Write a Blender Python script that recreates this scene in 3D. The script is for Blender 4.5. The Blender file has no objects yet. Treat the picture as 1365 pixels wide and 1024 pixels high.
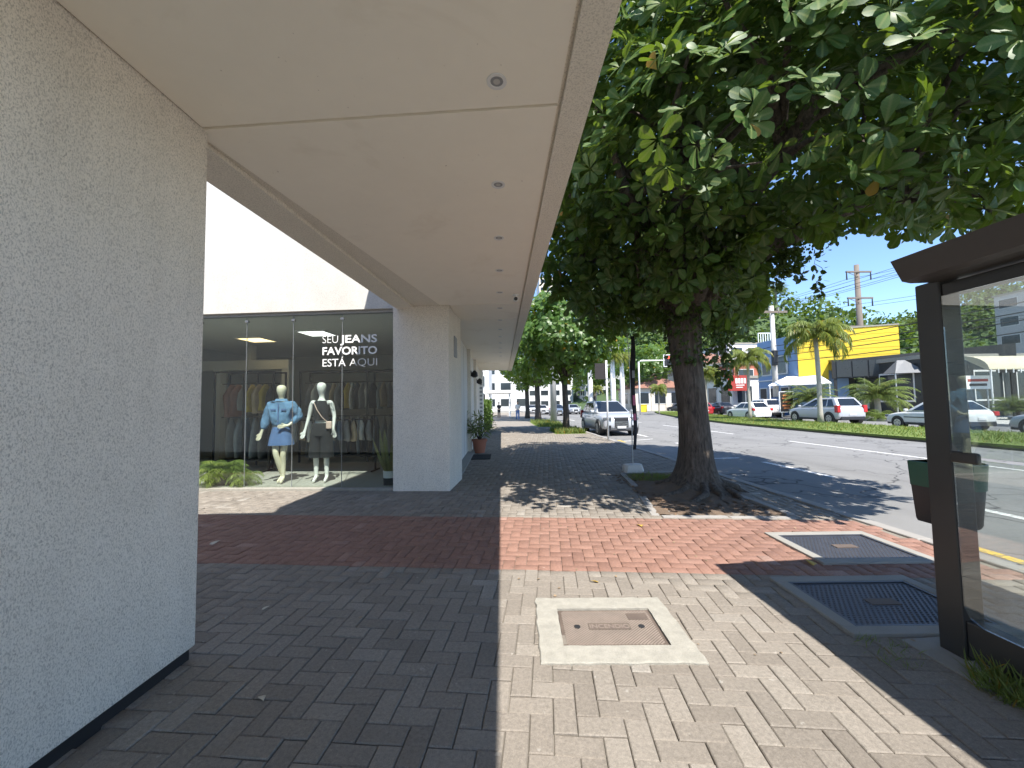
import bpy, bmesh, math, random
import numpy as np
from mathutils import Vector, Matrix
random.seed(7); rng = np.random.default_rng(7)
S = bpy.context.scene
COL = S.collection
R = math.radians

# ------------------------------------------------------------------ camera
yaw, pit, rol = R(1.6), R(3.0), R(0.9)
F = Vector((math.sin(yaw)*math.cos(pit), math.cos(yaw)*math.cos(pit), math.sin(pit)))
R0 = Vector((math.cos(yaw), -math.sin(yaw), 0)); U0 = R0.cross(F)
RT = R0*math.cos(rol) - U0*math.sin(rol); UP = U0*math.cos(rol) + R0*math.sin(rol)
cd = bpy.data.cameras.new('camera'); cam = bpy.data.objects.new('camera', cd); COL.objects.link(cam)
M4 = Matrix((RT, UP, -F)).transposed().to_4x4(); M4.translation = (0, 0, 1.4)
cam.matrix_world = M4
cd.sensor_width = 36; cd.lens = 36*525/1365; cd.clip_start = .05; cd.clip_end = 3000
S.camera = cam
# ------------------------------------------------------------------ world, sun, exposure
KX, KY = .18, .60                      # a metre of height throws its shadow .18 m to -X and .60 m to +Y
SUNV = Vector((KX, -KY, 1)).normalized()
elev = math.asin(SUNV.z); az = math.atan2(SUNV.x, SUNV.y)
W = bpy.data.worlds.new('World'); S.world = W; W.use_nodes = True
nt = W.node_tree; nt.nodes.clear()
sky = nt.nodes.new('ShaderNodeTexSky'); sky.sky_type = 'NISHITA'; sky.sun_disc = False
sky.sun_elevation = elev; sky.sun_rotation = az
sky.altitude = 50; sky.air_density = .9; sky.dust_density = .05; sky.ozone_density = 5.0
bg = nt.nodes.new('ShaderNodeBackground'); bg.inputs[1].default_value = .115
wo = nt.nodes.new('ShaderNodeOutputWorld')
nt.links.new(sky.outputs[0], bg.inputs[0]); nt.links.new(bg.outputs[0], wo.inputs[0])
ld = bpy.data.lights.new('sun', 'SUN'); ld.energy = 3.9; ld.angle = R(.53); ld.color = (1, .955, .89)
lo = bpy.data.objects.new('sun', ld); COL.objects.link(lo)
lo.rotation_euler = SUNV.to_track_quat('Z', 'Y').to_euler(); lo.location = (2, -6, 20)
vs = S.view_settings
vs.view_transform = 'Standard'; vs.look = 'None'; vs.exposure = 1.42; vs.gamma = 1; vs.use_curve_mapping = False
S.cycles.max_bounces = 12; S.cycles.diffuse_bounces = 6; S.cycles.transparent_max_bounces = 24
S.cycles.transmission_bounces = 6; S.cycles.glossy_bounces = 4
S.cycles.sample_clamp_indirect = 8; S.cycles.caustics_reflective = False; S.cycles.caustics_refractive = False

# ------------------------------------------------------------------ materials
MT = {}
def nodes(name):
    m = bpy.data.materials.new(name); m.use_nodes = True; n = m.node_tree
    p = n.nodes['Principled BSDF']; MT[name] = m
    return m, n, p
def nn(n, t, **kw):
    x = n.nodes.new(t)
    for k, v in kw.items(): setattr(x, k, v)
    return x
def mth(n, op, a, b=None, c=None):
    x = n.nodes.new('ShaderNodeMath'); x.operation = op
    for i, v in enumerate((a, b, c)):
        if v is None: continue
        if isinstance(v, (int, float)): x.inputs[i].default_value = v
        else: n.links.new(v, x.inputs[i])
    return x.outputs[0]
def mixc(n, f, a, b, mode='MIX'):
    x = n.nodes.new('ShaderNodeMix'); x.data_type = 'RGBA'; x.blend_type = mode
    for s, v in ((0, f), (6, a), (7, b)):
        if isinstance(v, (int, float)): x.inputs[s].default_value = v
        elif isinstance(v, tuple): x.inputs[s].default_value = (*v, 1)
        else: n.links.new(v, x.inputs[s])
    return x.outputs[2]
def noise(n, vec, sc, det=3, rough=.6, dist=0):
    x = n.nodes.new('ShaderNodeTexNoise'); x.inputs['Scale'].default_value = sc
    x.inputs['Detail'].default_value = det; x.inputs['Roughness'].default_value = rough; x.inputs['Distortion'].default_value = dist
    if vec is not None: n.links.new(vec, x.inputs['Vector'])
    return x.outputs['Fac']
def ramp(n, f, a, b, ca=(0, 0, 0), cb=(1, 1, 1)):
    x = n.nodes.new('ShaderNodeValToRGB'); e = x.color_ramp.elements
    e[0].position = a; e[1].position = b; e[0].color = (*ca, 1); e[1].color = (*cb, 1)
    n.links.new(f, x.inputs[0]); return x.outputs[0]
def coord(n, world=False, scale=None):
    if world: o = n.nodes.new('ShaderNodeNewGeometry').outputs['Position']
    else: o = n.nodes.new('ShaderNodeTexCoord').outputs['Object']
    if scale:
        mp = n.nodes.new('ShaderNodeMapping'); mp.inputs['Scale'].default_value = scale
        n.links.new(o, mp.inputs[0]); o = mp.outputs[0]
    return o
def bump(n, p, h, st, dist=.01):
    b = n.nodes.new('ShaderNodeBump'); b.inputs['Strength'].default_value = st; b.inputs['Distance'].default_value = dist
    n.links.new(h, b.inputs['Height']); n.links.new(b.outputs[0], p.inputs['Normal'])
def simple(name, col, rough=.6, metal=0, var=.12, vs_=4, fine=40, bmp=.15, bd=.004, spec=None, emit=None, world=True):
    m, n, p = nodes(name)
    v = coord(n, world)
    a = noise(n, v, vs_, 4); b = noise(n, v, fine, 3)
    k = mth(n, 'ADD', mth(n, 'MULTIPLY', a, var*2), mth(n, 'MULTIPLY_ADD', b, var, 1-1.5*var))
    c = nn(n, 'ShaderNodeVectorMath', operation='SCALE'); c.inputs[0].default_value = col; n.links.new(k, c.inputs['Scale'])
    n.links.new(c.outputs[0], p.inputs['Base Color'])
    n.links.new(mth(n, 'MULTIPLY_ADD', a, .25, rough-.12), p.inputs['Roughness'])
    p.inputs['Metallic'].default_value = metal
    if spec is not None: p.inputs['Specular IOR Level'].default_value = spec
    if name == 'ceiling_paint':      # faint old water marks and specks on the soffit
        src = c.outputs[0]; w1 = ramp(n, noise(n, v, .9, 6, .65, .8), .58, .66); w2 = ramp(n, noise(n, v, 26, 2, .5), .755, .78)
        k1 = mixc(n, mth(n, 'MULTIPLY', w1, .16), src, (.60, .52, .40)); k2 = mixc(n, mth(n, 'MULTIPLY', w2, .45), k1, (.35, .30, .25)); n.links.new(k2, p.inputs['Base Color'])
    if bmp: bump(n, p, b, bmp, bd)
    if emit: p.inputs['Emission Color'].default_value = (*emit[0], 1); p.inputs['Emission Strength'].default_value = emit[1]
    return m
def stucco(name, col, pit=.55, sc=75, stain=.12):
    m, n, p = nodes(name)
    v = coord(n, True); vz = coord(n, True, (1, 1, .55))
    a = noise(n, vz, sc, 3, .55, .6)
    pits = ramp(n, a, .33, .54)
    big = noise(n, v, 1.3, 5, .65); mid = noise(n, v, 6, 4)
    streak = noise(n, coord(n, True, (6, 6, .35)), 1.0, 4)
    k = mth(n, 'MULTIPLY_ADD', big, stain*1.2, 1-stain)
    k = mth(n, 'MULTIPLY', k, mth(n, 'MULTIPLY_ADD', mid, .1, .95))
    k = mth(n, 'MULTIPLY', k, mth(n, 'MULTIPLY_ADD', streak, stain*.8, 1-stain*.4))
    base = nn(n, 'ShaderNodeVectorMath', operation='SCALE'); base.inputs[0].default_value = col; n.links.new(k, base.inputs['Scale'])
    dark = nn(n, 'ShaderNodeVectorMath', operation='SCALE'); n.links.new(base.outputs[0], dark.inputs[0]); dark.inputs['Scale'].default_value = pit
    c = mixc(n, pits, dark.outputs[0], base.outputs[0])
    n.links.new(c, p.inputs['Base Color']); p.inputs['Roughness'].default_value = .9
    p.inputs['Specular IOR Level'].default_value = .2
    bump(n, p, a, .45, .006)
    return m
stucco('stucco_grey', (.85, .785, .695), .58, 190, .24)
stucco('stucco_light', (.82, .765, .68), .62, 130, .16)
stucco('stucco_edge', (.84, .795, .70), .72, 110, .06)
simple('ceiling_paint', (.92, .872, .765), .75, var=.05, vs_=.8, fine=9, bmp=.08, bd=.006)
stucco('stucco_sunlit_dimmed', (.66, .63, .57), .75, 120, .26)  # same stucco as the column, colour darkened against full sun; also stained
simple('groove_dark', (.22, .2, .18), .9)
simple('white_wall', (.62, .605, .575), .8, var=.06)
simple('plinth_black', (.02, .02, .022), .6)
simple('concrete', (.26, .25, .225), .9, var=.16, vs_=5, fine=120, bmp=.4)
simple('concrete_pale', (.29, .275, .235), .9, var=.34, vs_=16, fine=120, bmp=.6, bd=.008)
simple('concrete_kerb', (.27, .255, .235), .92, var=.2, vs_=4, fine=90, bmp=.5)
simple('sand_joint', (.20, .18, .15), .95, var=.35, vs_=2.5, fine=150, bmp=.5)
simple('soil', (.15, .105, .07), .95, var=.4, vs_=6, fine=60, bmp=1, bd=.02)
simple('iron_plate', (.12, .092, .075), .7, .15, var=.3, vs_=8, fine=90)
simple('iron_light', (.21, .17, .14), .75, var=.3, vs_=14)
simple('steel_studs', (.085, .087, .10), .42, .6, var=.25, vs_=6, fine=120)
simple('shelter_metal', (.048, .046, .044), .42, .35, var=.15, vs_=3, fine=200, bmp=.05)
simple('shelter_brown', (.068, .063, .06), .5, .3, var=.12, bmp=.05)
simple('shelter_pale', (.50, .49, .47), .7)
simple('black_metal', (.015, .015, .016), .45, .2)
simple('bin_green', (.012, .10, .065), .4, var=.12, bmp=.05)
simple('bin_grey', (.03, .032, .035), .5, var=.15)
simple('galv', (.42, .43, .44), .45, .6, var=.15)
simple('white_paint', (.75, .75, .74), .6, var=.08, fine=60)
def bark_mat():
    m, n, p = nodes('bark'); v = coord(n, True, (1, 1, .16)); a = noise(n, v, 26, 5, .7, .4); b = noise(n, coord(n, True), 70, 3); c_ = noise(n, coord(n, True), 3, 4)
    c = mixc(n, ramp(n, a, .35, .65), (.034, .027, .021), (.13, .104, .082)); c = mixc(n, mth(n, 'MULTIPLY', ramp(n, c_, .55, .7), .35), c, (.15, .145, .12))
    n.links.new(c, p.inputs['Base Color']); p.inputs['Roughness'].default_value = .95; bump(n, p, mth(n, 'MULTIPLY_ADD', b, .25, a), 1.0, .03)
bark_mat()
simple('palm_bark', (.36, .33, .28), .9, var=.25, vs_=7, fine=30, bmp=.7, bd=.02)
simple('pale_trunk', (.62, .60, .56), .85, var=.2, vs_=2, fine=25, bmp=.3)
simple('wood_pole', (.17, .14, .115), .9, var=.25, vs_=2, fine=40)
simple('pole_concrete', (.46, .44, .41), .9, var=.18, vs_=2, fine=40)
simple('terracotta', (.34, .13, .08), .8)
simple('mat_black', (.012, .013, .014), .95, var=.3, fine=300, bmp=.6)
simple('tile_floor', (.56, .54, .49), .14, var=.05, vs_=1.5, fine=9, bmp=0)
simple('shop_wall', (.42, .42, .39), .8, var=.05)
simple('shop_ceiling', (.60, .60, .57), .8, var=.04)
simple('shop_dark', (.045, .045, .045), .8, var=.2)
simple('panel_lamp', (.9, .8, .6), .6, emit=((1, .70, .34), 1.3), bmp=0)
simple('panel_lamp_white', (.9, .9, .9), .6, emit=((1, 1, .96), 1.0), bmp=0)
simple('mannequin_white', (.78, .77, .74), .38, var=.02, bmp=0)
simple('mannequin_cream', (.74, .68, .52), .4, var=.02, bmp=0)
simple('denim_light', (.13, .25, .42), .9, var=.4, vs_=14, fine=120, bmp=.9, bd=.012)
simple('denim_mid', (.095, .17, .36), .9, var=.35, vs_=14, fine=120, bmp=.9, bd=.012)
simple('cloth_black', (.017, .017, .02), .9, var=.3, vs_=16, fine=140, bmp=.9, bd=.01)
simple('bag_pink', (.62, .45, .38), .5)
simple('chrome', (.6, .6, .6), .2, .9, var=.05, bmp=0)
for nm, c in dict(g_red=(.40, .05, .05), g_grey=(.22, .22, .22), g_dark=(.03, .03, .035), g_white=(.62, .6, .56), g_tan=(.40, .31, .2),
                  g_yellow=(.45, .33, .05), g_denim=(.10, .14, .2), g_pale=(.30, .34, .38), g_brown=(.20, .09, .06), g_olive=(.13, .13, .08)).items():
    simple(nm, c, .95, var=.35, vs_=9, fine=90, bmp=.8, bd=.01)
simple('rubber', (.014, .014, .015), .85, var=.2, bmp=.3)
simple('rim', (.42, .42, .43), .35, .8, var=.1, bmp=0)
simple('trim_black', (.018, .018, .02), .5, var=.1, bmp=0)
simple('lamp_red', (.42, .012, .015), .2, var=.08, bmp=0)
simple('lamp_clear', (.22, .235, .25), .08, .5, var=.06, bmp=0)
simple('plate', (.6, .6, .6), .5, bmp=0)
simple('yellow_wall', (.72, .50, .035), .75, var=.06, vs_=1.2, fine=12)
simple('blue_wall', (.20, .31, .49), .75, var=.06, vs_=.9, fine=12)
simple('blue_dark', (.055, .12, .24), .75)
simple('porch_black', (.018, .019, .02), .55, var=.2)
simple('porch_grey', (.03, .033, .034), .3, var=.2)
simple('awning_white', (.72, .72, .70), .7, var=.05)
simple('awning_beige', (.56, .50, .36), .8, var=.06)
simple('sign_red', (.36, .045, .035), .6)
simple('brick_red', (.36, .12, .075), .85, var=.2)
simple('roof_tile', (.24, .12, .085), .9, var=.3, vs_=2, fine=14, bmp=.8, bd=.05)
simple('cream_wall', (.62, .56, .46), .85, var=.08)
simple('grey_wall', (.42, .42, .42), .85, var=.08)
simple('dark_sign', (.03, .025, .025), .5)
simple('sign_white', (.74, .74, .72), .6, bmp=0)
simple('sign_grey', (.28, .29, .3), .6, bmp=0)
simple('print_orange', (.55, .2, .07), .6, bmp=0)
simple('print_pink', (.6, .16, .26), .7, bmp=0)
simple('yellow_plastic', (.7, .52, .03), .5, bmp=0)
simple('wire_black', (.02, .02, .022), .7, bmp=0)
simple('skin', (.42, .26, .18), .6, bmp=0)
simple('hair', (.02, .015, .012), .7, bmp=0)
simple('leaf_litter', (.42, .27, .05), .7, var=.4, vs_=30)
simple('litter_brown', (.16, .10, .06), .9, var=.5, vs_=12)
simple('litter_crumb', (.25, .18, .11), .9, var=.6, vs_=9)
simple('leaf_pale', (.5, .45, .36), .8, var=.3, vs_=30)
simple('hill_ground', (.05, .085, .028), .95, var=.4, vs_=.2, fine=2)
simple('ground_grey', (.26, .25, .22), .95, var=.2, vs_=.4, fine=8)
simple('far_pavement', (.44, .42, .38), .9, var=.12, vs_=1, fine=20)
simple('lawn', (.125, .17, .03), .95, var=.4, vs_=1.5, fine=35, bmp=1, bd=.03)
simple('window_dark', (.025, .032, .038), .12, var=.1, bmp=0)
simple('window_frame', (.62, .62, .6), .6)
simple('fuzz', (.06, .06, .022), .9, var=.5, vs_=12)

def paver_mat(name, c1, c2, pale):
    m, n, p = nodes(name)
    g = nn(n, 'ShaderNodeNewGeometry'); oi = nn(n, 'ShaderNodeObjectInfo')
    rnd = mth(n, 'FRACT', mth(n, 'ADD', g.outputs['Random Per Island'], mth(n, 'MULTIPLY', oi.outputs['Random'], 7.3)))
    v = g.outputs['Position']
    c = mixc(n, rnd, c1, c2)
    r2 = mth(n, 'FRACT', mth(n, 'MULTIPLY', rnd, 17.7))
    c = mixc(n, mth(n, 'MULTIPLY', mth(n, 'GREATER_THAN', r2, .955), .4), c, pale)
    st = noise(n, v, .9, 5, .65)
    c = mixc(n, ramp(n, st, .38, .68), c, tuple(x*1.3 for x in c1))
    sp = noise(n, v, 260, 2, .7)
    c2_ = nn(n, 'ShaderNodeVectorMath', operation='SCALE'); n.links.new(c, c2_.inputs[0])
    n.links.new(mth(n, 'MULTIPLY_ADD', sp, .9, .55), c2_.inputs['Scale'])
    g2 = noise(n, v, 55, 4, .75); c3_ = nn(n, 'ShaderNodeVectorMath', operation='SCALE'); n.links.new(c2_.outputs[0], c3_.inputs[0]); n.links.new(mth(n, 'MULTIPLY_ADD', g2, 1.1, .45), c3_.inputs['Scale']); c2_ = c3_
    stain = ramp(n, noise(n, v, 2.3, 6, .7, .5), .60, .72)
    cc = mixc(n, mth(n, 'MULTIPLY', stain, .42), c2_.outputs[0], tuple(x*.35 for x in c1))
    spot = ramp(n, noise(n, v, 19, 3, .5), .69, .73)
    cc = mixc(n, mth(n, 'MULTIPLY', spot, .45), cc, pale)
    n.links.new(cc, p.inputs['Base Color'])
    n.links.new(mth(n, 'MULTIPLY_ADD', st, .3, .62), p.inputs['Roughness']); p.inputs['Specular IOR Level'].default_value = .3
    bump(n, p, mth(n, 'ADD', sp, g2), .6, .005)
paver_mat('paver_grey', (.172, .150, .125), (.255, .228, .193), (.40, .38, .34))
paver_mat('paver_red', (.20, .112, .084), (.265, .152, .114), (.44, .32, .27))

def asphalt():
    m, n, p = nodes('asphalt')
    v = coord(n, True)
    a = noise(n, v, 150, 2, .8); b = noise(n, v, .35, 5, .6); d = noise(n, coord(n, True, (1.2, .06, 1)), 1, 4)
    k = mth(n, 'MULTIPLY', mth(n, 'MULTIPLY_ADD', a, 1.3, .4), mth(n, 'MULTIPLY_ADD', b, .5, .72))
    k = mth(n, 'MULTIPLY', k, mth(n, 'MULTIPLY_ADD', d, .45, .78))
    c = nn(n, 'ShaderNodeVectorMath', operation='SCALE'); c.inputs[0].default_value = (.19, .187, .18); n.links.new(k, c.inputs['Scale'])
    crack = nn(n, 'ShaderNodeTexVoronoi', feature='DISTANCE_TO_EDGE'); crack.inputs['Scale'].default_value = .45
    wv = nn(n, 'ShaderNodeVectorMath', operation='ADD'); n.links.new(v, wv.inputs[0])
    nz = nn(n, 'ShaderNodeTexNoise'); nz.inputs['Scale'].default_value = 1.5; n.links.new(v, nz.inputs['Vector']); n.links.new(nz.outputs['Color'], wv.inputs[1])
    n.links.new(wv.outputs[0], crack.inputs['Vector'])
    ck = ramp(n, crack.outputs['Distance'], .0, .012)
    cc = mixc(n, ck, (.05, .05, .05), c.outputs[0])
    n.links.new(cc, p.inputs['Base Color']); p.inputs['Roughness'].default_value = .85; p.inputs['Specular IOR Level'].default_value = .25
    bump(n, p, a, .6, .01)
asphalt()
def road_paint(name, col):
    m, n, p = nodes(name)
    v = coord(n, True)
    w = ramp(n, noise(n, v, 28, 4, .75), .36, .52)
    c = mixc(n, w, (.16, .155, .14), col); n.links.new(c, p.inputs['Base Color']); p.inputs['Roughness'].default_value = .8
road_paint('paint_white', (.70, .69, .66)); road_paint('paint_yellow', (.62, .42, .06))

def leaf_mat(name, c1, c2, vein=(.16, .2, .06), trans=.35, tcol=(.28, .42, .03), rough=.38, old=.03):
    m, n, p = nodes(name)
    g = nn(n, 'ShaderNodeNewGeometry'); at = nn(n, 'ShaderNodeAttribute', attribute_name='lf')
    rnd = g.outputs['Random Per Island']
    c = mixc(n, rnd, c1, c2)
    sep = nn(n, 'ShaderNodeSeparateXYZ'); n.links.new(at.outputs['Vector'], sep.inputs[0])
    mid = ramp(n, mth(n, 'ABSOLUTE', sep.outputs[0]), .015, .07, (1, 1, 1), (0, 0, 0))
    sv = mth(n, 'SINE', mth(n, 'MULTIPLY', mth(n, 'SUBTRACT', sep.outputs[1], mth(n, 'MULTIPLY', mth(n, 'ABSOLUTE', sep.outputs[0]), .55)), 62))
    side = mth(n, 'MULTIPLY', mth(n, 'GREATER_THAN', sv, .86), .4)
    c = mixc(n, mth(n, 'MINIMUM', mth(n, 'ADD', mth(n, 'MULTIPLY', mid, .75), mth(n, 'MULTIPLY', side, .8)), 1.0), c, vein)
    r2 = mth(n, 'FRACT', mth(n, 'MULTIPLY', rnd, 31.7))
    c = mixc(n, mth(n, 'MULTIPLY', mth(n, 'LESS_THAN', r2, old), .8), c, (.34, .17, .02))
    n.links.new(c, p.inputs['Base Color']); p.inputs['Roughness'].default_value = rough; p.inputs['Specular IOR Level'].default_value = .35
    tr = nn(n, 'ShaderNodeBsdfTranslucent'); tc = mixc(n, mth(n, 'MULTIPLY', mid, .5), tcol, vein)
    n.links.new(tc, tr.inputs['Color'])
    mx = nn(n, 'ShaderNodeMixShader'); mx.inputs[0].default_value = trans
    n.links.new(p.outputs[0], mx.inputs[1]); n.links.new(tr.outputs[0], mx.inputs[2])
    n.links.new(mx.outputs[0], n.nodes['Material Output'].inputs[0])
    return m
leaf_mat('leaf_almond', (.034, .078, .018), (.07, .135, .03), trans=.27, tcol=(.2, .3, .02), old=.004, rough=.48)
leaf_mat('leaf_street', (.035, .09, .018), (.065, .14, .03), trans=.35, old=.006)
leaf_mat('leaf_vine', (.02, .045, .012), (.04, .08, .02), trans=.3, tcol=(.15, .22, .03), old=0)
leaf_mat('leaf_palm', (.13, .19, .02), (.26, .29, .035), trans=.4, tcol=(.4, .44, .04), old=.06)
leaf_mat('leaf_cycad', (.035, .07, .022), (.07, .12, .035), trans=.25, old=.02)
leaf_mat('leaf_fern', (.20, .31, .05), (.32, .43, .09), trans=.4, old=0)
leaf_mat('leaf_hill', (.028, .06, .016), (.06, .11, .026), trans=.2, old=0, rough=.7)
leaf_mat('leaf_grass', (.10, .15, .025), (.19, .23, .05), trans=.35, old=.08, rough=.6)
leaf_mat('leaf_sword', (.06, .10, .04), (.12, .15, .06), vein=(.3, .3, .12), trans=.2, old=0)
leaf_mat('leaf_hedge', (.04, .09, .02), (.08, .15, .03), trans=.3, old=0)
leaf_mat('leaf_dark', (.02, .05, .02), (.04, .08, .03), trans=.25, old=0)

def glass(name, tint=(.93, .96, .95), refl=1.0, ior=1.5, haze=0.0, hazec=(.6, .62, .6)):
    m, n, p = nodes(name); n.nodes.remove(p)
    t = nn(n, 'ShaderNodeBsdfTransparent'); t.inputs[0].default_value = (*tint, 1)
    g = nn(n, 'ShaderNodeBsdfGlossy'); g.inputs['Roughness'].default_value = .0; g.inputs[0].default_value = (1, 1, 1, 1)
    f = nn(n, 'ShaderNodeLayerWeight'); f.inputs[0].default_value = .5      # Schlick reflectance, same from both sides of a pane
    fr_ = mth(n, 'MULTIPLY_ADD', mth(n, 'POWER', f.outputs['Facing'], 5.0), .96, .04)
    x = nn(n, 'ShaderNodeMixShader'); n.links.new(mth(n, 'MULTIPLY', fr_, refl), x.inputs[0])
    src = t.outputs[0]
    if haze:
        d = nn(n, 'ShaderNodeBsdfDiffuse'); d.inputs[0].default_value = (*hazec, 1)
        v = coord(n, True)
        hz = mth(n, 'MULTIPLY', ramp(n, noise(n, v, 3.5, 6, .7, 1.2), .35, .75), haze*2)
        hx = nn(n, 'ShaderNodeMixShader'); n.links.new(hz, hx.inputs[0]); n.links.new(t.outputs[0], hx.inputs[1]); n.links.new(d.outputs[0], hx.inputs[2]); src = hx.outputs[0]
    n.links.new(src, x.inputs[1]); n.links.new(g.outputs[0], x.inputs[2])
    n.links.new(x.outputs[0], n.nodes['Material Output'].inputs[0])
glass('shop_glass', (.90, .94, .92), 1.5)
glass('shelter_glass', (.86, .90, .89), 2.6, haze=.05)
def paint(name, col, coat=.6, metal=.0):
    m, n, p = nodes(name)
    v = coord(n)
    d = noise(n, v, 3, 4)
    c = nn(n, 'ShaderNodeVectorMath', operation='SCALE'); c.inputs[0].default_value = col; n.links.new(mth(n, 'MULTIPLY_ADD', d, .16, .9), c.inputs['Scale'])
    n.links.new(c.outputs[0], p.inputs['Base Color']); p.inputs['Roughness'].default_value = .42; p.inputs['Metallic'].default_value = metal
    p.inputs['Coat Weight'].default_value = coat; p.inputs['Coat Roughness'].default_value = .06
paint('car_white', (.72, .72, .71)); paint('car_silver', (.50, .51, .53), .7, .35); paint('car_offwhite', (.62, .62, .60))
paint('car_dark', (.03, .032, .04)); paint('car_red', (.32, .02, .025)); paint('car_bluegrey', (.16, .2, .26), .7, .3)
m_, n_, p_ = nodes('car_glass'); p_.inputs['Base Color'].default_value = (.012, .015, .018, 1); p_.inputs['Roughness'].default_value = .05
p_.inputs['Specular IOR Level'].default_value = .7

# ------------------------------------------------------------------ mesh helpers
class MB:
    def __init__(s): s.v = []; s.f = []
    def add(s, vs, fs):
        o = len(s.v); s.v += [tuple(map(float, a)) for a in vs]; s.f += [tuple(o+i for i in f) for f in fs]; return s
    def box(s, x0, x1, y0, y1, z0, z1, M=None):
        vs = [(x, y, z) for z in (z0, z1) for y in (y0, y1) for x in (x0, x1)]
        if M: vs = [M @ Vector(q) for q in vs]
        return s.add(vs, [(0, 2, 3, 1), (4, 5, 7, 6), (0, 1, 5, 4), (2, 6, 7, 3), (0, 4, 6, 2), (1, 3, 7, 5)])
    def prism(s, poly, z0, z1):
        n = len(poly)
        a = sum(poly[i][0]*poly[(i+1) % n][1]-poly[(i+1) % n][0]*poly[i][1] for i in range(n))
        if a < 0: poly = poly[::-1]
        zz0 = z0 if isinstance(z0, (list, tuple)) else [z0]*n
        zz1 = z1 if isinstance(z1, (list, tuple)) else [z1]*n
        vs = [(p[0], p[1], z) for p, z in zip(poly, zz0)] + [(p[0], p[1], z) for p, z in zip(poly, zz1)]
        return s.add(vs, [tuple(range(n-1, -1, -1)), tuple(range(n, 2*n))] + [(i, (i+1) % n, n+(i+1) % n, n+i) for i in range(n)])
    def loft(s, rings, cap0=True, cap1=True, closed=True):
        n = len(rings[0]); vs = [q for r in rings for q in r]; fs = []
        for i in range(len(rings)-1):
            for j in range(n if closed else n-1):
                k = (j+1) % n; fs.append((i*n+j, i*n+k, (i+1)*n+k, (i+1)*n+j))
        if cap0: fs.append(tuple(range(n-1, -1, -1)))
        if cap1: fs.append(tuple((len(rings)-1)*n+j for j in range(n)))
        return s.add(vs, fs)
    def tube(s, pts, rad, n=8, cap=True, wob=0):
        pts = [Vector(p) for p in pts]; rings = []
        if not isinstance(rad, (list, tuple)): rad = [rad]*len(pts)
        ref = None
        for i, p in enumerate(pts):
            t = (pts[min(i+1, len(pts)-1)] - pts[max(i-1, 0)]).normalized()
            if ref is None or abs(ref.dot(t)) > .95: ref = Vector((0, 0, 1)) if abs(t.z) < .9 else Vector((1, 0, 0))
            a = t.cross(ref).normalized(); b = t.cross(a).normalized(); ref = -b if False else ref
            rings.append([p + (a*math.cos(2*math.pi*j/n) + b*math.sin(2*math.pi*j/n))*rad[i]*(1+wob*random.uniform(-1, 1)) for j in range(n)])
        return s.loft(rings, cap, cap)
    def cyl(s, x, y, z0, z1, r, n=16, r1=None):
        r1 = r if r1 is None else r1
        return s.loft([[(x+rr*math.cos(2*math.pi*j/n), y+rr*math.sin(2*math.pi*j/n), z) for j in range(n)] for z, rr in ((z0, r), (z1, r1))])
    def lathe(s, prof, n=20, x=0, y=0):
        return s.loft([[(x+r*math.cos(2*math.pi*j/n), y+r*math.sin(2*math.pi*j/n), z) for j in range(n)] for r, z in prof])
    def build(s, name, mat, parent=None, smooth=False, off=None, bevel=0, sub=0, auto=None):
        vs = s.v if off is None else [(a-off[0], b-off[1], c-off[2]) for a, b, c in s.v]
        me = bpy.data.meshes.new(name); me.from_pydata(vs, [], s.f); me.update()
        me.materials.append(MT[mat])
        o = bpy.data.objects.new(name, me); COL.objects.link(o)
        if smooth: me.polygons.foreach_set('use_smooth', [True]*len(me.polygons))
        if auto: me.set_sharp_from_angle(angle=R(auto))
        if bevel:
            b = o.modifiers.new('bevel', 'BEVEL'); b.width = bevel; b.segments = 2; b.limit_method = 'ANGLE'; b.angle_limit = R(40)
        if sub:
            m = o.modifiers.new('sub', 'SUBSURF'); m.levels = sub; m.render_levels = sub
        if parent: o.parent = parent
        return o
def fast_mesh(name, verts, faces4, mat, parent=None, attr=None, smooth=False):
    """verts (N,3), faces (M,k) arrays"""
    me = bpy.data.meshes.new(name); N = len(verts); Mf, k = faces4.shape
    me.vertices.add(N); me.vertices.foreach_set('co', np.asarray(verts, np.float32).ravel())
    me.loops.add(Mf*k); me.loops.foreach_set('vertex_index', faces4.astype(np.int32).ravel())
    me.polygons.add(Mf); me.polygons.foreach_set('loop_start', np.arange(0, Mf*k, k, dtype=np.int32))
    if smooth: me.polygons.foreach_set('use_smooth', np.ones(Mf, bool))
    if attr is not None:
        a = me.attributes.new('lf', 'FLOAT_VECTOR', 'POINT'); a.data.foreach_set('vector', np.asarray(attr, np.float32).ravel())
    me.update(calc_edges=True); me.validate()
    me.materials.append(MT[mat])
    o = bpy.data.objects.new(name, me); COL.objects.link(o)
    if parent: o.parent = parent
    return o
def tag(o, label, cat=None, group=None, kind=None):
    if label: o['label'] = label
    if cat: o['category'] = cat
    if group: o['group'] = group
    if kind: o['kind'] = kind
    return o
def thing(name, label, cat, loc=(0, 0, 0), rz=0, group=None):
    o = bpy.data.objects.new(name, None); COL.objects.link(o); o.location = loc; o.rotation_euler = (0, 0, rz)
    o.empty_display_size = .2
    return tag(o, label, cat, group)
def struct(o): o['kind'] = 'structure'; return o
def copy_tree(o, parent=None):
    c = o.copy(); COL.objects.link(c); c.parent = parent
    for ch in list(o.children): copy_tree(ch, c)
    return c
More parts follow.
